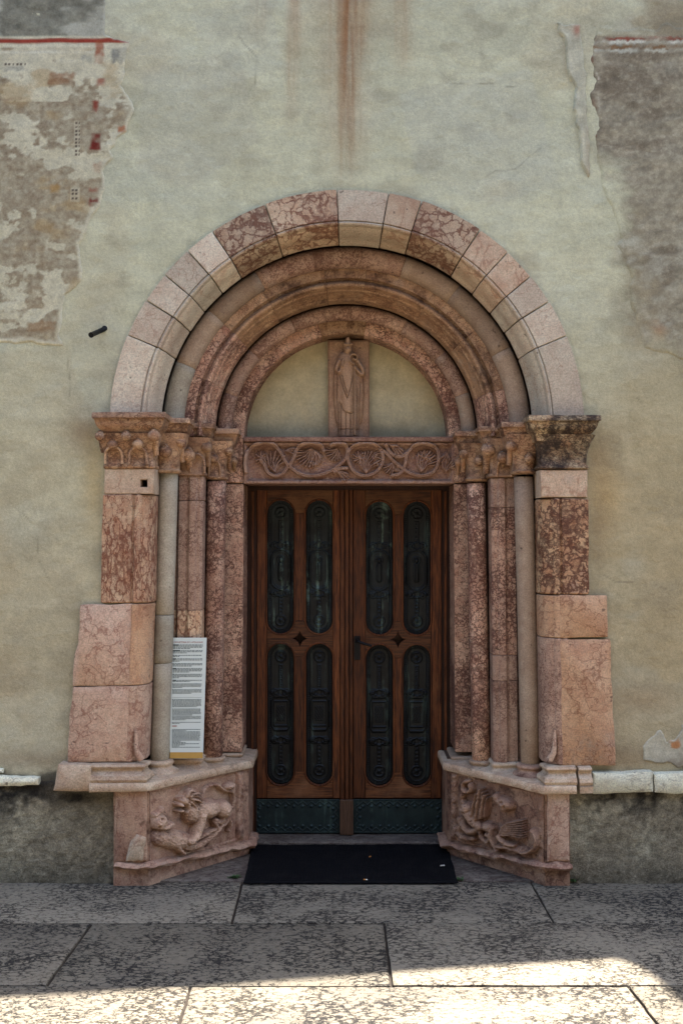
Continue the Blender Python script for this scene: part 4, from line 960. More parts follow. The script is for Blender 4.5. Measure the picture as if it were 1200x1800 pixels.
abacus('abacus', PX(799, .33), PX(862, .33), .325, PZ(757, .325), 'cap', cp, 8.4, dep=.34)
crocket(816, 798, .315, 10, 'cap', cp, seed=15); crocket(841, 811, .295, 9, 'cap', cp, seed=16); crocket(806, 813, .40, 8, 'cap', cp, seed=17)
box('jamb_head', PX(797, YJ) + .002, .82, YJ - .01, .73, PZ(849, YJ), PZ(764, YJ), M['rosso'], portal, bev=.006, amp=.003, seed=5)

# ---- bases on the splayed plinth
def attic(name, cx, cy, r, zt, mat, seed, e=2.0, ry=None):
    ry = ry or r; pr = [(0, .0), (.010, -.004), (.013, -.012), (.010, -.020), (.004, -.024), (.004, -.032), (.012, -.040), (.022, -.044), (.034, -.052), (.037, -.064), (.032, -.078), (.030, -.10)]
    bm = bmesh.new(); ring_loft(bm, [se_ring(cx, cy, r + o, ry + o, zt + z, e, 30) for o, z in pr]); wear(bm, .004, 22, seed)
    return bm_obj(name, bm, M[mat], portal, 55)
ZB = .60
attic('column_base', PX(281, .14), .14, .062, PZ(1335, .14), 'base', 1); attic('pilaster_base', PX(328, YQ), .275, .074, PZ(1333, YQ), 'base', 2, 9); attic('column_base', PX(374, .36), .36, .055, PZ(1328, .36), 'base', 3, 2.6); attic('jamb_base', -.645, .60, .085, PZ(1324, YJ), 'base', 4, 12, .13)
attic('column_base', PX(931, .14), .14, .06, PZ(1342, .14), 'plinth', 5); attic('pilaster_base', PX(890, YQ), .275, .07, PZ(1340, YQ), 'base', 6, 9); attic('column_base', PX(845, .36), .36, .055, PZ(1334, .36), 'base', 7, 2.6); attic('jamb_base', .70, .60, .082, PZ(1330, YJ), 'base', 8, 12, .13)
# moulded plinth cornice
slabp = [(.0, .482), (.026, .484), (.030, .490), (.030, .514), (.024, .524), (-.02, .529), (-.10, .532)]
mould = [(.0, .520), (.018, .524), (.026, .540), (.020, .558), (.002, .566), (-.006, .578), (-.004, .590), (.006, .594), (.010, .602), (.004, .611), (-.02, .613)]
Lp = [(PX(160, -.075), -.075), (PX(256, -.075), -.075), (PX(436, .43), .43), (PX(436, .43), .73)]
sweep_plan('plinth_cornice', Lp, slabp, M['base'], portal, amp=.004, seed=1, back=.16)
sweep_plan('plinth_moulding', [(PX(160, -.07), -.070), (PX(252, -.07), -.070), (PX(262, .02), .03)], [(o, z) for o, z in mould], M['base'], portal, amp=.003, seed=2, back=.16)
slab_xz('plinth_end_block', jag([(PX(94, -.09), .483), (PX(161, -.09), .483), (PX(161, -.09), .614), (PX(104, -.09), .615)], .03, .006, 3), -.098, .14, M['base'], portal, bev=.014, amp=.005, seed=3)
Rp = [(PX(787, .43), .73), (PX(787, .43), .43), (PX(958, -.075), -.075), (PX(1011, -.075), -.075)]
sweep_plan('plinth_cornice', Rp, [(o, z - .012) for o, z in slabp], M['base'], portal, amp=.005, seed=4, back=.16)
sweep_plan('plinth_moulding', [(PX(951, .02), .03), (PX(962, -.07), -.070), (PX(1012, -.07), -.070)], [(o, z - .012) for o, z in mould], M['base'], portal, amp=.003, seed=5, back=.16)
sweep_plan('plinth_moulding', [(PX(1016, -.065), -.066), (PX(1039, -.065), -.066)], [(.026, .474), (.030, .508)] + [(o, z - .014) for o, z in mould], M['base'], portal, amp=.003, seed=6, back=.16)
# plinth bodies
def plinth_body(pts, z0, z1, mat, seed):
    return plan_column('carved_plinth', pts, z0, z1, M[mat], portal, bev=.006, amp=.003, seed=seed, steps=10)
AL, BL = Vector((PX(262, -.055), -.055)), Vector((PX(428, .40), .40)); AR, BR = Vector((PX(957, -.055), -.055)), Vector((PX(793, .40), .40))
bodyL = plinth_body([(PX(200, -.055), .2), (PX(200, -.055), -.055), (AL.x, AL.y), (BL.x, BL.y), (PX(437, .42), .43), (PX(437, .42), .73), (-1.0, .73)], -.01, .486, 'plinth', 1)
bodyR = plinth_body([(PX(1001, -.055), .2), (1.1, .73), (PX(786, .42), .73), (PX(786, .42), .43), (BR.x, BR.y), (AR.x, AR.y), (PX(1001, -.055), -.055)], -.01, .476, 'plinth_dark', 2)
# ledges at the foot of the plinths
foot = [(-.05, .0), (-.03, .02), (-.01, .036), (.012, .044), (.036, .050), (.044, .062), (.034, .074), (.012, .080), (-.02, .088)]
sweep_plan('plinth_foot', [(PX(203, -.055), -.05), (AL.x, AL.y), (BL.x, BL.y), (PX(436, .42), .42), (PX(436, .42), .6)], foot, M['plinth'], portal, amp=.013, seed=3, back=.1, sub=.015, wob=17, rise=.042)
sweep_plan('plinth_foot', [(PX(787, .42), .6), (PX(787, .42), .42), (BR.x, BR.y), (AR.x, AR.y), (PX(1000, -.055), -.05)], foot, M['plinth'], portal, amp=.013, seed=4, back=.1, sub=.015, wob=17, rise=.042)

for (a_, b_, zt_, m_) in ((201, 258, .480, 'plinth'), (962, 1000, .468, 'pink')):
    slab_xz('plinth_corner_block', jag([(PX(a_, -.07), .126), (PX(b_, -.07), .126), (PX(b_, -.07), zt_), (PX(a_, -.07), zt_)], .03, .005, a_), -.070, .0, M[m_], portal, bev=.010, amp=.006, seed=a_)
# ---- carved beasts on the splays (height fields standing off the stone)
def splay_relief(A, B, z0, z1, fn, mat, parent, name, nrm_sign):
    L = (B - A).length; d = (B - A).normalized(); nrm = Vector((d.y, -d.x)) * nrm_sign
    step = .0021; us = np.arange(.004, L - .004, step); vs = np.arange(z0, z1, step); Ug, Vg = np.meshgrid(us, vs)
    a = Ug / L; b = (z1 - Vg) / (z1 - z0)
    H = fn(a, b)
    e = np.minimum(np.minimum(a, 1 - a) * L, np.minimum(Vg - z0, z1 - Vg)); H = (H * 1.45 - .012) * sstep(0, .02, e) + .004 + .003 * sstep(.0, .01, e)
    G = np.stack([A.x + d.x * Ug + nrm.x * H, A.y + d.y * Ug + nrm.y * H, Vg], -1)
    return grid_obj(name, G, M[mat], parent, col=np.repeat(sstep(.03, .075, H)[..., None], 3, -1))  # Col holds the highlight painted on the raised beasts
def ell(U, V, cx, cy, rx, ry, ang_, hh):
    c_, s_ = math.cos(R(ang_)), math.sin(R(ang_)); x = (U - cx) * c_ + (V - cy) * s_; y = -(U - cx) * s_ + (V - cy) * c_
    return hh * np.sqrt(np.clip(1 - (x / rx) ** 2 - (y / ry) ** 2, 0, None))
def lion(a, b):
    # picture coordinates of the enlarged photograph crop, roughly 50..1110 x 190..860
    U = 50 + a * 1060; top = 205 - a * 115; bot = 920 - a * 170; V = top + b * (bot - top)
    H = np.zeros(U.shape)
    def s_(pts, r, hh, r1=None): return stroke(np.zeros(U.shape), U, V, spline(pts, 6), r, hh, r1=r1)
    def add(x, k=.0035):
        nonlocal H; H = np.where(x > 0, smax(H, x, k), H)
    # prey lying on its back: neck and head at the left, belly, long legs to the right
    add(ell(U, V, 300, 690, 240, 95, 12, .040)); add(ell(U, V, 170, 660, 110, 90, 20, .036)); add(ell(U, V, 130, 500, 85, 80, -30, .046)); add(s_([(100, 540), (170, 560), (250, 530)], 26, .040)); add(s_([(80, 440), (130, 410), (160, 370)], 30, .03, 14))
    add(s_([(420, 760), (520, 770), (640, 720), (760, 640), (870, 550)], 46, .034, 22)); add(s_([(430, 700), (540, 690), (650, 650), (760, 610)], 26, .034, 16)); add(s_([(300, 740), (360, 800), (390, 830)], 34, .034, 16))
    # lion: mane and head biting, shoulders, back, hind quarters
    add(ell(U, V, 440, 310, 105, 90, 15, .036)); add(ell(U, V, 365, 315, 58, 50, 25, .050)); add(ell(U, V, 325, 350, 34, 28, 10, .052)); add(ell(U, V, 335, 405, 40, 16, -12, .046))
    for k_ in range(9):
        t_ = R(-105 + k_ * 24); add(s_([(400 + 40 * math.cos(t_), 310 + 36 * math.sin(t_)), (415 + 85 * math.cos(t_ + .15), 315 + 80 * math.sin(t_ + .15)), (425 + 125 * math.cos(t_ + .4), 320 + 112 * math.sin(t_ + .4))], 17, .050 - .010 * (k_ % 2), 9), .0015); add(ell(U, V, 480, 440, 90, 120, 10, .046)); add(ell(U, V, 640, 430, 180, 100, -8, .050)); add(ell(U, V, 830, 440, 90, 95, 0, .056))
    add(s_([(560, 480), (530, 580), (490, 660), (440, 710)], 52, .056, 34)); add(ell(U, V, 430, 710, 44, 40, 0, .054)); add(s_([(840, 500), (800, 560), (730, 540), (750, 600)], 36, .036, 28)); add(s_([(890, 520), (920, 590), (900, 650)], 30, .03, 20))
    # tail thrown over the back, tufted
    add(s_([(590, 330), (620, 240), (700, 200), (780, 210), (840, 260), (930, 280), (960, 330), (950, 440)], 17, .026)); add(ell(U, V, 905, 225, 70, 38, -15, .042)); add(s_([(880, 420), (920, 440), (950, 430)], 18, .026))
    # fur, folds, claws
    for k_ in range(7): H = H - .007 * stroke(np.zeros(U.shape), U, V, [(395 + k_ * 22, 220 + 6 * k_), (420 + k_ * 20, 300), (410 + k_ * 18, 380)], 5, 1.0) * (H > .02)
    for k_ in range(4): H = H - .006 * stroke(np.zeros(U.shape), U, V, [(400 + 16 * k_, 700), (396 + 17 * k_, 745)], 4, 1.0) * (H > .02)
    for k_ in range(4): H = H - .005 * stroke(np.zeros(U.shape), U, V, [(470, 690 + 14 * k_), (620, 650 + 20 * k_), (700, 640 + 18 * k_)], 4, 1.0) * (H > .012)
    for (x, y, r) in ((130, 470, 14), (100, 540, 11), (372, 385, 16), (345, 290, 10)): H = H - .014 * np.exp(-((U - x) ** 2 + (V - y) ** 2) / (r * r))
    H = H + .012 * (fbm(U * .022, V * .022, 5, 501, .62) - .5) + .006 * (fbm(U * .09, V * .09, 3, 502) - .5)
    fr = sstep(1000, 1040, U) * .016; return np.maximum(H, fr * (.6 + .8 * fbm(U * .02, V * .02, 3, 503)))
def griffin(a, b):
    # a runs from the outer corner (right) to the door (left): mirror it
    U = 930 - a * 880; top = 110 + (U - 50) / 880 * 110; bot = 680 + (U - 50) / 880 * 130; V = top + b * (bot - top)
    H = np.zeros(U.shape)
    def s_(pts, r, hh, r1=None): return stroke(np.zeros(U.shape), U, V, spline(pts, 6), r, hh, r1=r1)
    def add(x, k=.0035):
        nonlocal H; H = np.where(x > 0, smax(H, x, k), H)
    add(ell(U, V, 240, 400, 62, 58, 0, .056)); add(s_([(250, 420), (300, 490), (370, 540)], 50, .046, 40)); add(ell(U, V, 375, 390, 75, 130, 14, .018))
    for k_ in range(6): add(s_([(300 + 24 * k_, 500 - 10 * k_), (322 + 22 * k_, 380 - 6 * k_), (350 + 20 * k_, 225 + 22 * abs(2 - k_))], 10, .046 - .008 * (k_ % 2), 7), .0012)
    add(s_([(250, 170), (205, 190), (200, 235), (240, 262), (280, 240), (270, 200)], 20, .032)); add(s_([(190, 290), (180, 330), (200, 360)], 22, .030))
    add(ell(U, V, 600, 330, 85, 55, 25, .044)); add(s_([(520, 280), (560, 330), (600, 370)], 34, .036))
    add(s_([(180, 500), (230, 560), (290, 590), (360, 560)], 38, .040, 30)); add(s_([(160, 560), (170, 620), (220, 650), (300, 650)], 34, .034, 26)); add(s_([(120, 570), (150, 620)], 20, .034, 12))
    add(s_([(370, 580), (390, 640), (440, 660), (460, 620), (430, 600)], 22, .034)); add(ell(U, V, 440, 540, 70, 50, 10, .040)); add(s_([(480, 560), (490, 640), (540, 720)], 17, .040, 20))
    for k_ in range(8): add(s_([(560 + 4 * k_, 590 - 10 * k_), (650, 580 - 14 * k_), (770, 590 - 20 * k_)], 12, .038, 9), .003)
    add(s_([(560, 600), (620, 650), (700, 660)], 26, .046, 20)); add(s_([(540, 690), (620, 680), (720, 700), (800, 710), (870, 660), (880, 580), (850, 520)], 24, .038, 15)); add(ell(U, V, 700, 690, 120, 38, 5, .034))
    for (x, y, r) in ((225, 390, 11), (590, 320, 14), (620, 350, 10)): H = H - .014 * np.exp(-((U - x) ** 2 + (V - y) ** 2) / (r * r))
    H = H + .014 * (fbm(U * .02, V * .02, 5, 511, .62) - .5) + .006 * (fbm(U * .08, V * .08, 3, 512) - .5)
    fr = sstep(130, 100, U) * .018; fr2 = sstep(830, 900, U) * .010; return np.maximum(H, np.maximum(fr, fr2) * (.5 + fbm(U * .02, V * .02, 3, 513)))
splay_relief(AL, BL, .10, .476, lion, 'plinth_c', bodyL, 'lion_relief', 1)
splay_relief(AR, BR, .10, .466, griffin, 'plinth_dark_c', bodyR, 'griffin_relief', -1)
# small broken figure on the front of the left plinth block
slab_xz('broken_figure', jag([(PX(222, -.06), .135), (PX(254, -.06), .13), (PX(256, -.06), .245), (PX(240, -.06), .262), (PX(230, -.06), .235), (PX(224, -.06), .16)], .02, .012, 9), -.084, -.03, M['base'], bodyL, bev=.014, amp=.012, seed=2, smooth=60)

# ---- threshold
ap = [(-1.02, -.004), (1.07, -.004), (1.07, .1), (.64, .56), (.62, .60), (-.56, .60), (-.60, .54), (-1.02, .08)]
slab_xy('threshold_slab', jag(ap, .06, .003, 2), -.05, .008, M['apron'], portal, bev=.006)
box('door_sill', PX(440, .66), PX(786, .66), .585, .80, -.02, .026, M['apron'], portal, bev=.006, amp=.003, seed=3)

# ---- timber door frame
YD = .72
frame = box('door_frame', PX(430, YD), PX(451, YD), YD - .012, YD + .10, .02, PZ(861, YD), M['wood_dark'], portal, bev=.004)
box('frame_post', PX(776, YD), PX(797, YD), YD - .012, YD + .10, .02, PZ(861, YD), M['wood_dark'], frame, bev=.004)
box('frame_head', PX(425, YD), PX(802, YD), YD - .018, YD + .10, PZ(862, YD), PZ(838, YD), M['wood_dark'], frame, bev=.004)
for a, b in ((443, 447), (780, 784)): box('frame_bead', PX(a, YD), PX(b, YD), YD - .020, YD + .0, .03, PZ(864, YD), M['wood_v'], frame, bev=.002)

# ================================================================== bishop relief in the tympanum
YS = .56
bishop = empty('bishop_relief', (PX(612, YS), YS, PZ(768, YS)), 'stone relief of a mitred bishop with crosier standing on the lintel', 'relief')
bs = slab_xz('slab', jag([(PX(577, YS), PZ(769, YS)), (PX(649, YS), PZ(769, YS)), (PX(649, YS), PZ(598, YS)), (PX(576, YS), PZ(598, YS))], .05, .002, 4), YS, .625, M['relief'], bishop, bev=.004, amp=.001)
st = .0016
xa = np.arange(PX(579, YS), PX(647, YS), st); za = np.arange(PZ(767, YS), PZ(589, YS), st); X, Z = np.meshgrid(xa, za)
U = (600 + X / rho(YS) - 560) * 9; V = (HORIZON - (Z - HCAM) / rho(YS) - 580) * 9 - 34
H = np.zeros(X.shape); zz = np.zeros(X.shape)
def badd(x, k=.006):
    global H; H = np.where(x > 0, smax(H, x, k), H)
def bs_(pts, r, hh, r1=None): return stroke(zz, U, V, spline(pts, 6) if len(pts) > 2 else pts, r, hh, r1=r1)
# cloak silhouette
half = np.interp(V, [360, 420, 560, 700, 1000, 1300, 1430, 1480, 1660], [110, 170, 215, 240, 245, 225, 200, 175, 168]); mid = np.interp(V, [360, 700, 1200, 1660], [468, 470, 478, 470])
q = np.clip(1 - ((U - mid) / half) ** 2, 0, None); badd(np.where((V > 350) & (V < 1662), .034 * np.sqrt(q) ** .8, 0) * sstep(345, 420, V), .004)
badd(bs_([(460, 460), (455, 700), (460, 1060), (462, 1240)], 170, .044, 100)); badd(np.where((V > 1280) & (V < 1655), .036 * np.sqrt(np.clip(1 - ((U - 470) / 150) ** 2, 0, None)), 0))
badd(ell(U, V, 463, 300, 72, 84, 0, .066), .004); badd(bs_([(462, 235), (460, 180), (462, 130)], 80, .058, 34), .003); badd(ell(U, V, 462, 380, 60, 40, 0, .044))
badd(bs_([(395, 225), (463, 238), (530, 225)], 13, .070), .002)
badd(bs_([(330, 470), (280, 600), (330, 650), (370, 560)], 44, .044, 34)); badd(bs_([(370, 560), (385, 490), (380, 460)], 28, .058, 16)); badd(bs_([(600, 470), (690, 600), (680, 690), (600, 620), (560, 590)], 46, .044, 36)); badd(ell(U, V, 570, 590, 36, 34, 0, .066))
badd(bs_([(566, 560), (566, 900), (568, 1300), (566, 1655)], 13, .060), .002)
badd(bs_([(560, 540), (500, 500), (490, 440), (520, 390), (575, 385), (610, 430), (580, 470), (545, 450)], 15, .066), .002)
def groove(pts, r, dp): 
    global H; H = H - dp * bs_(pts, r, 1.0) * (H > .01)
for pts in ([(330, 700), (380, 880), (450, 1060)], [(540, 720), (500, 900), (455, 1060)], [(370, 700), (410, 860), (452, 980)], [(350, 1150), (400, 1260), (500, 1300), (555, 1280)], [(300, 620), (290, 900), (296, 1200), (300, 1400)], [(700, 720), (715, 1000), (720, 1300)], [(660, 800), (640, 1100), (640, 1450)], [(330, 1120), (320, 1400), (320, 1640)], [(355, 1180), (352, 1400), (350, 1640)], [(430, 1310), (425, 1640)], [(500, 1310), (502, 1640)], [(610, 900), (606, 1300), (610, 1640)], [(300, 1545), (640, 1545)]): groove(pts, 8, .008)
for (x, y, r, dp) in ((440, 285, 12, .008), (486, 285, 12, .008), (463, 345, 22, .004)): H = H - dp * np.exp(-((U - x) / r) ** 2 - ((V - y) / (r * .55)) ** 2)
H = H + .006 * np.exp(-((U - 463) / 8) ** 2 - ((V - 310) / 26) ** 2)
H = H + .002 * (fbm(U * .02, V * .02, 4, 521) - .5)
keep = (H[:-1, :-1] > -.5) & ~((V[:-1, :-1] < 160) & (H[:-1, :-1] < .004))
H = H * 1.2
grid_obj('figure', np.stack([X, YS - .001 - H, Z], -1), M['relief_c'], bishop, keep=keep, col=np.repeat(sstep(.035, .075, H)[..., None], 3, -1))  # raised parts of the figure get a painted highlight through Col

# ================================================================== the two door leaves
def capsule_pts(cx, zt, zb, r, n=14): return arc(cx, zt - r, r, 0, 180, n) + arc(cx, zb + r, r, 180, 360, n)
def bronze_panel(X, Z, cx, zt, zb, r, lower):
    a = (X - cx) / r; L = zt - zb; v = (zt - Z) / L                     # v 0 top .. 1 bottom
    dz = np.where(Z > zt - r, Z - (zt - r), np.where(Z < zb + r, Z - (zb + r), 0)); dist = np.hypot(X - cx, dz); e = r - dist   # distance from the rim
    H = .004 * np.exp(-((e - .026) / .0022) ** 2)
    s = np.where(np.abs(dz) > 0, np.arctan2(X - cx, dz) * r, Z)
    H = H + .005 * np.clip(np.cos(s * 2 * math.pi / .011), 0, 1) * np.exp(-((e - .0165) / .0045) ** 2)
    H = H + .003 * np.exp(-((e - .008) / .002) ** 2)
    vm = .50; k = L / r
    if lower:
        hx = np.maximum(np.abs(a) * 1.0 + np.clip(np.abs(v - vm) * k * .62 - .55, 0, None), np.abs(v - vm) * k * .62 * .9)
        H = H + .005 * np.exp(-((hx - .68) / .05) ** 2) + .004 * np.exp(-((hx - .5) / .03) ** 2)
        H = H + .004 * ((np.abs(a) < .3) & (np.abs(v - vm) * k < .55)) * (.5 + .5 * np.cos(a * 34) * np.cos(v * k * 22))
    else:
        yv = (v - .52) * k; ov = np.hypot(a / .74, np.clip(np.abs(yv) - .75, 0, None) / .74)
        H = H + .006 * np.exp(-((ov - .95) / .09) ** 2) + .003 * np.exp(-((ov - .74) / .05) ** 2)
        fig = np.clip(1 - (a / .22) ** 2 - (np.clip(np.abs(yv - .18) - .45, 0, None) / .25) ** 2, 0, None); H = H + .010 * np.sqrt(fig) * (ov < .7)
        H = H + .010 * np.sqrt(np.clip(1 - (a / .15) ** 2 - ((yv + .72) / .17) ** 2, 0, None)); H = H + .004 * np.exp(-((np.hypot(a, yv + .72) - .26) / .04) ** 2)
        H = H - .003 * np.clip(np.cos(a * 42), 0, 1) * (fig > .1)
    for yy_ in ((.52 - 1.75 / k), (.52 + 1.75 / k)):
        for sx in (-.42, .42): d_ = np.hypot(a - sx, (v - yy_) * k); H = H + .008 * np.exp(-(d_ / .13) ** 2) + .004 * np.exp(-((d_ - .24) / .05) ** 2)
        H = H + .004 * np.exp(-((np.abs((v - yy_) * k) + np.abs(a) * .35 - .25) / .06) ** 2) * (np.abs(a) < .8)
    for yy_ in (.10, .90):
        d_ = np.hypot(a, (v - yy_) * k); H = H + .005 * np.exp(-((d_ - .36) / .06) ** 2) + .007 * np.exp(-(d_ / .13) ** 2) + .003 * np.clip(np.cos(6 * np.arctan2(a, (v - yy_) * k)), 0, 1) * np.exp(-((d_ - .24) / .06) ** 2)
    for yy_ in np.concatenate([np.linspace(.17, .30, 5), np.linspace(.73, .84, 5)]):
        d_ = np.maximum(np.abs(a), np.abs((v - yy_) * k)); H = H + .004 * np.exp(-((d_ - .10) / .05) ** 2)
    return H * 1.0 + .0008 * (fbm(X * 60, Z * 60, 3, 601) - .5)
def door_leaf(lab, e0, e1, pan, meet, hand):
    """e0/e1 outer edges in px; pan: four capsules (x0,x1,top,bottom) upper pair then lower pair."""
    leaf = empty('door_leaf', (PX((e0 + e1) / 2, YD), YD, .028), lab, 'door')
    yf, th = YD, .038
    zt, zbm = PZ(861, YD), PZ(1403, YD)
    (a0, a1, at, ab), (b0, b1, bt, bb), (c0, c1, ct, cb), (d0, d1, dt, db) = pan
    def mk(x0, x1): return (PX(x0, YD) + PX(x1, YD)) / 2, (PX(x1, YD) - PX(x0, YD)) / 2
    xl, xr = PX(a0, YD), PX(b1, YD)
    (c1x, r1), (c2x, r2) = mk(a0, a1), mk(b0, b1)
    xl3, xr3 = PX(c0, YD), PX(d1, YD)
    r = min(r1, r2); ztop = PZ(at, YD); zub = PZ(ab, YD); zlt = PZ(ct, YD); zlb = PZ(cb, YD)
    c1x = xl + r; c2x = xr - r
    G = .0006
    # uprights
    flat_shape('stile', [[(PX(e0, YD), zbm), (xl - G, zbm), (xl - G, zt), (PX(e0, YD), zt)]], yf, th, M['wood_v'], leaf)
    flat_shape('stile', [[(xr + G, zbm), (PX(e1, YD), zbm), (PX(e1, YD), zt), (xr + G, zt)]], yf, th, M['wood_v'], leaf)
    flat_shape('mullion', [[(c1x + r, zub + r + G), (c2x - r, zub + r + G), (c2x - r, ztop - r - G), (c1x + r, ztop - r - G)]], yf + .002, th, M['wood_v'], leaf)
    flat_shape('mullion', [[(c1x + r, zlb + r + G), (c2x - r, zlb + r + G), (c2x - r, zlt - r - G), (c1x + r, zlt - r - G)]], yf + .002, th, M['wood_v'], leaf)
    # rails with scooped ends of the panels
    flat_shape('rail', [[(xl, zt), (xr, zt)] + arc(c2x, ztop - r, r, 0, 180) + arc(c1x, ztop - r, r, 0, 180)], yf + .001, th, M['wood_h'], leaf)
    flat_shape('rail', [[(xl, zbm)] + arc(c1x, zlb + r, r, 180, 360) + arc(c2x, zlb + r, r, 180, 360) + [(xr, zbm)]], yf + .001, th, M['wood_h'], leaf)
    cxm, czm = (c1x + c2x) / 2, (zub + zlt) / 2; hw, hh = .043, .046
    def scoop(p, q, cx_, cz_, n=5):
        return [(p[0] + (q[0] - p[0]) * t + (cx_ - (p[0] + q[0]) / 2) * .30 * 4 * t * (1 - t), p[1] + (q[1] - p[1]) * t + (cz_ - (p[1] + q[1]) / 2) * .30 * 4 * t * (1 - t)) for t in [i / n for i in range(n)]]
    dia = [(cxm, czm + hh), (cxm + hw, czm), (cxm, czm - hh), (cxm - hw, czm)]
    dl = []
    for i in range(4): dl += scoop(dia[i], dia[(i + 1) % 4], cxm, czm)
    flat_shape('rail', [arc(c1x, zub + r, r, 180, 360) + arc(c2x, zub + r, r, 180, 360) + arc(c2x, zlt - r, r, 0, 180) + arc(c1x, zlt - r, r, 0, 180), dl], yf + .001, th, M['wood_h'], leaf)
    box('backing_board', PX(e0, YD) + .004, PX(e1, YD) - .004, yf + .056, yf + .075, .06, zt - .004, M['wood_dark'], leaf)
    for i, (cx_, z1_, z0_) in enumerate(((c1x, ztop, zub), (c2x, ztop, zub), (c1x, zlt, zlb), (c2x, zlt, zlb))):
        s = .0022; xa = np.arange(cx_ - r - .006, cx_ + r + .006, s); za = np.arange(z0_ - .006, z1_ + .006, s); X, Z = np.meshgrid(xa, za)
        H = bronze_panel(X, Z, cx_, z1_, z0_, r, i > 1)
        pn = grid_obj('bronze_panel', np.stack([X, yf + .034 - H, Z], -1), M['bronze_green' if (i < 2 and hand == 0) or i == 0 else 'bronze'], leaf)
        cp_ = capsule_pts(cx_, z1_, z0_, r + .003, 12); bm = bmesh.new()
        pts = [Vector((x, yf + .002, z)) for x, z in cp_]; n = len(pts); rings = []
        for k_ in range(n):
            t = (pts[(k_ + 1) % n] - pts[k_ - 1]).normalized(); nr = Vector((t.z, 0, -t.x)); rings.append([pts[k_] + nr * (.006 * math.cos(q)) + Vector((0, .007 * math.sin(q), 0)) for q in np.linspace(0, 2 * math.pi, 8, endpoint=False)])
        vs = [[bm.verts.new(p) for p in rg] for rg in rings]
        for k_ in range(n):
            A_, B_ = vs[k_], vs[(k_ + 1) % n]
            for q in range(8): bm.faces.new((A_[q], A_[(q + 1) % 8], B_[(q + 1) % 8], B_[q]))
        bm_obj('panel_bead', bm, M['wood_v'], pn, 60)
    # metal kick plate with zigzag border and studs
    kx0, kx1 = (PX(443, YD), PX(598, YD)) if hand == 0 else (PX(620, YD), PX(782, YD)); kz0, kz1 = .032, PZ(1405, YD)
    s = .0025; X, Z = np.meshgrid(np.arange(kx0, kx1, s), np.arange(kz0, kz1, s)); e = np.minimum(np.minimum(X - kx0, kx1 - X), np.minimum(Z - kz0, kz1 - Z))
    tx = np.where(np.minimum(X - kx0, kx1 - X) < np.minimum(Z - kz0, kz1 - Z), Z, X); tri = np.abs(np.mod(tx, .05) / .05 - .5) * 2
    Hk = .0035 * np.exp(-((e - .012 - .022 * tri) / .0028) ** 2) + .002 * np.exp(-((e - .006) / .003) ** 2) + .0015 * (fbm(X * 14, Z * 14, 4, 610) - .5)
    sx_ = np.mod(tx, .05) - .025; Hk = Hk + .007 * np.exp(-(sx_ ** 2 + (e - .042) ** 2) / .006 ** 2)
    grid_obj('kick_plate', np.stack([X, yf + .004 - Hk, Z], -1), M['kick'], leaf)
    if meet:
        for (x0, x1, y_) in ((598, 605, -.008), (606, 613, -.016), (614, 620, -.008)):
            flat_shape('meeting_bead', [[(PX(x0, YD), PZ(1404, YD)), (PX(x1, YD), PZ(1404, YD)), (PX(x1, YD), zt), (PX(x0, YD), zt)]], yf + y_, .034, M['wood_v'], leaf, bev=.004)
        box('foot_block', PX(597.5, YD), PX(620.5, YD), yf - .024, yf + .03, .03, PZ(1404.5, YD), M['wood_new'], leaf, bev=.003)
    return leaf
L1 = door_leaf('left leaf of the walnut double door, with the meeting strip and greener bronze panels', 451.5, 597.5, [(469, 517, 878, 1115), (536, 585, 878, 1115), (467, 517, 1130, 1381), (534, 585, 1130, 1381)], True, 0)
L2 = door_leaf('right leaf of the walnut double door, with the black lever handle', 621, 775.5, [(642, 691, 880, 1117), (708, 757, 880, 1117), (642, 692, 1132, 1383), (708, 758, 1132, 1383)], False, 1)
hd = box('lock_plate', PX(622, YD), PX(633, YD), YD - .006, YD + .01, PZ(1160, YD), PZ(1118, YD), M['iron'], L2, bev=.002)
bm = bmesh.new(); a = P(627, 1126, YD - .005); tube(bm, [a, a + Vector((0, -.045, 0)), a + Vector((.012, -.058, -.002)), a + Vector((.04, -.06, -.012)), a + Vector((.085, -.058, -.026))], [.010, .009, .009, .008, .007], 10)
bm_obj('door_handle', bm, M['iron'], hd, 60)

# ================================================================== small things
# door mat
mw = [g2(428, 1556), g2(805, 1556), g2(786, 1490), g2(443, 1490)]
U, V = np.meshgrid(np.linspace(0, 1, 260), np.linspace(0, 1, 150))
q = [np.array(p) for p in mw]
XY = (1 - V)[..., None] * ((1 - U)[..., None] * q[0] + U[..., None] * q[1]) + V[..., None] * ((1 - U)[..., None] * q[3] + U[..., None] * q[2])
XY = XY + (np.stack([fbm(V * 5, U * 2, 3, 701) - .5, fbm(U * 6, V * 2, 3, 702) - .5], -1)) * .008
e = np.minimum(np.minimum(U, 1 - U) * 1.05, np.minimum(V, 1 - V) * .6)
Hm = .0165 + .0022 * np.sin(U * 2 * math.pi * 75) * (e > .02) + .004 * (fbm(U * 4, V * 3, 3, 703) - .5) + .003 * (fbm(U * 90, V * 60, 2, 704) - .5) + .007 * sstep(.05, 0, e) * fbm(U * 5, V * 3, 2, 705)
Hm = np.where(e < .0035, .009, Hm)
mat_o = grid_obj('door_mat', np.stack([XY[..., 0], XY[..., 1], Hm], -1), M['rug'])
tag(mat_o, 'black rectangular door mat lying on the threshold before the doors', 'mat')

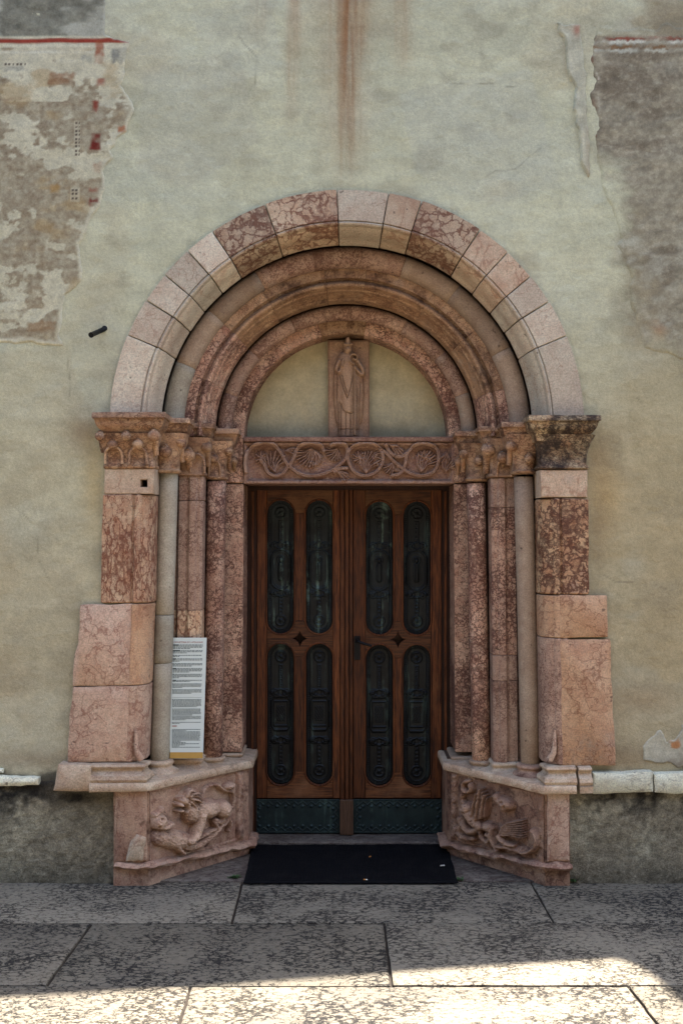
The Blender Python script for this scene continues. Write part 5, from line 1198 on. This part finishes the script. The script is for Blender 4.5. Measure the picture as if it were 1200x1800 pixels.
# information board leaning in the left recess
sg = empty('information_board', (PX(330, .16), .16, PZ(1332, .15)), 'tall narrow white board of printed text with ochre foot, leaning in the left jamb', 'board')
yb_, yt_ = .150, .178
TL, TR, BR_, BL_ = P(301, 1121, yt_), P(363.5, 1121, yt_), P(357, 1333, yb_), P(299, 1333, yb_)
def sp(u, v, off=0.0):
    a = TL.lerp(TR, u); b = BL_.lerp(BR_, u); p = a.lerp(b, v); return p + Vector((0, -off, 0))
bm = bmesh.new(); ring_loft(bm, [[sp(u, v, o) for u, v in ((0, 0), (1, 0), (1, 1), (0, 1))] for o in (.004, -.004)])
panel = bm_obj('panel', bm, M['sign'], sg)
def strips(name, rects, mat, off=.0052):
    bm = bmesh.new()
    for u0, u1, v0, v1 in rects: bm.faces.new([bm.verts.new(sp(u, v, off)) for u, v in ((u0, v0), (u1, v0), (u1, v1), (u0, v1))])
    return bm_obj(name, bm, mat, panel)
strips('ochre_band', [(0.002, .998, .948, .998)], M['ochre'])
rr_ = random.Random(5); soft, bold = [], []
paras = [(.056, 4, .17), (.103, 3, .21), (.143, 2, .03), (.172, 3, .10), (.212, 3, .03), (.252, 4, .11), (.300, 4, .04), (.350, 2, .11), (.380, 4, .03), (.428, 4, .03), (.510, 7, .03), (.588, 6, .02), (.648, 4, .02), (.698, 2, .02)]
LH = .0098
def line(v, u0, u1):
    u = u0
    while u < u1 - .02:
        w = min(u1 - u, rr_.uniform(.025, .085)); soft.append((u, u + w, v, v + LH * .55)); u += w + .014
for v, n, lead in paras:
    for i in range(n):
        u1 = .90 if i < n - 1 else rr_.uniform(.25, .8); u0 = .06 + (lead + .02 if i == 0 else 0)
        line(v + i * LH, u0, u1)
    bold.append((.06, .06 + lead, v - .001, v + LH * .7))
v = .757
while v < .905: line(v, .06, .90 if rr_.random() < .7 else rr_.uniform(.2, .6)); v += LH
tag(strips('body_text', soft, M['ink_soft']), kind='stuff')
for q_ in bold: strips('lead_word', [q_], M['ink'], .0056)
strips('red_words', [(.06, .20, .728, .735), ], M['ink_red'], .0056); strips('rule_line', [(.05, .92, .494, .4955)], M['ink_soft'], .0056)
fc = bpy.data.curves.new('title', 'FONT'); fc.body = 'CRONISTORIA DI S. APOLLINARE'; fc.size = 1.0; tmp = bpy.data.objects.new('tmp', fc); me = bpy.data.meshes.new_from_object(tmp); bpy.data.objects.remove(tmp)
xsv = [v_.co.x for v_ in me.vertices]; w_ = max(xsv) - min(xsv); x0_ = min(xsv)
for v_ in me.vertices: v_.co = sp(.08 + .82 * (v_.co.x - x0_) / w_, .043 - .0135 * v_.co.y / .7, .0054)
me.materials.clear(); link_mesh('title', me, M['ink_red'], panel)

# short black iron pipe sticking out of the plaster
bm = bmesh.new(); a = P(187, 577, 0.02); b = P(160, 589, -.11); d = (b - a)
tube(bm, [a, a + d * .12, a + d * .16, b - d * .05, b - d * .04, b], [.017, .017, .0125, .0125, .014, .014], 14)
pp = bm_obj('iron_pipe', bm, M['iron'], None, 50); tag(pp, 'short black iron pipe stub jutting from the plaster left of the arch', 'pipe')

# weeds in the joints
def weed(px, py, n, sz, label, seed):
    r_ = random.Random(seed); y = GY(py); x = PX(px, y); bm = bmesh.new()
    for i in range(n):
        a = r_.uniform(0, 6.28); L = sz * r_.uniform(.5, 1.1); w = L * .22; ox, oy = x + r_.uniform(-.6, .6) * sz * 1.2, y + r_.uniform(-.3, .3) * sz
        d = Vector((math.cos(a), math.sin(a), 0)); s_ = Vector((-d.y, d.x, 0)) * w; up = Vector((0, 0, 1)); p0 = Vector((ox, oy, .004)); p1 = p0 + d * L * .45 + up * L * .5; p2 = p0 + d * L + up * L * r_.uniform(.3, .8)
        v = [bm.verts.new(q) for q in (p0 + s_ * .2, p0 - s_ * .2, p1 - s_, p1 + s_, p2)]; bm.faces.new((v[0], v[1], v[2], v[3])); bm.faces.new((v[3], v[2], v[4]))
    o = bm_obj('weed', bm, M['leaf'], None); tag(o, label, 'weed', 'small weeds at the foot of the portal')
weed(412, 1546, 34, .03, 'small green weed beside the left front corner of the mat', 1)
weed(808, 1550, 22, .022, 'tiny green weed beside the right front corner of the mat', 2)
weed(1000, 1552, 40, .035, 'dark green weed at the foot of the right plinth corner', 3)
# litter on the mat
def butt(px, py, L, ang_, mat, mat2, label):
    y = GY(py) ; p = Vector((PX(px, y), y, .0225)); d = Vector((math.cos(ang_), math.sin(ang_), 0)) * L / 2; t = empty('cigarette_butt', (p.x, p.y, .019), label, 'litter', 'litter lying on the mat')
    bm = bmesh.new(); tube(bm, [p - d, p + d * .2], .0032, 8); bm_obj('paper', bm, M[mat], t, 60)
    bm = bmesh.new(); tube(bm, [p + d * .2, p + d], .0033, 8); bm_obj('filter', bm, M[mat2], t, 60)
butt(777, 1529, .024, .2, 'paper', 'paper', 'white cigarette butt on the mat near its right edge')
butt(642, 1554, .02, -.2, 'filter', 'paper', 'orange-tipped cigarette butt on the front edge of the mat')
butt(650, 1513, .013, .7, 'filter', 'filter', 'orange cigarette butt lying in the middle of the mat')
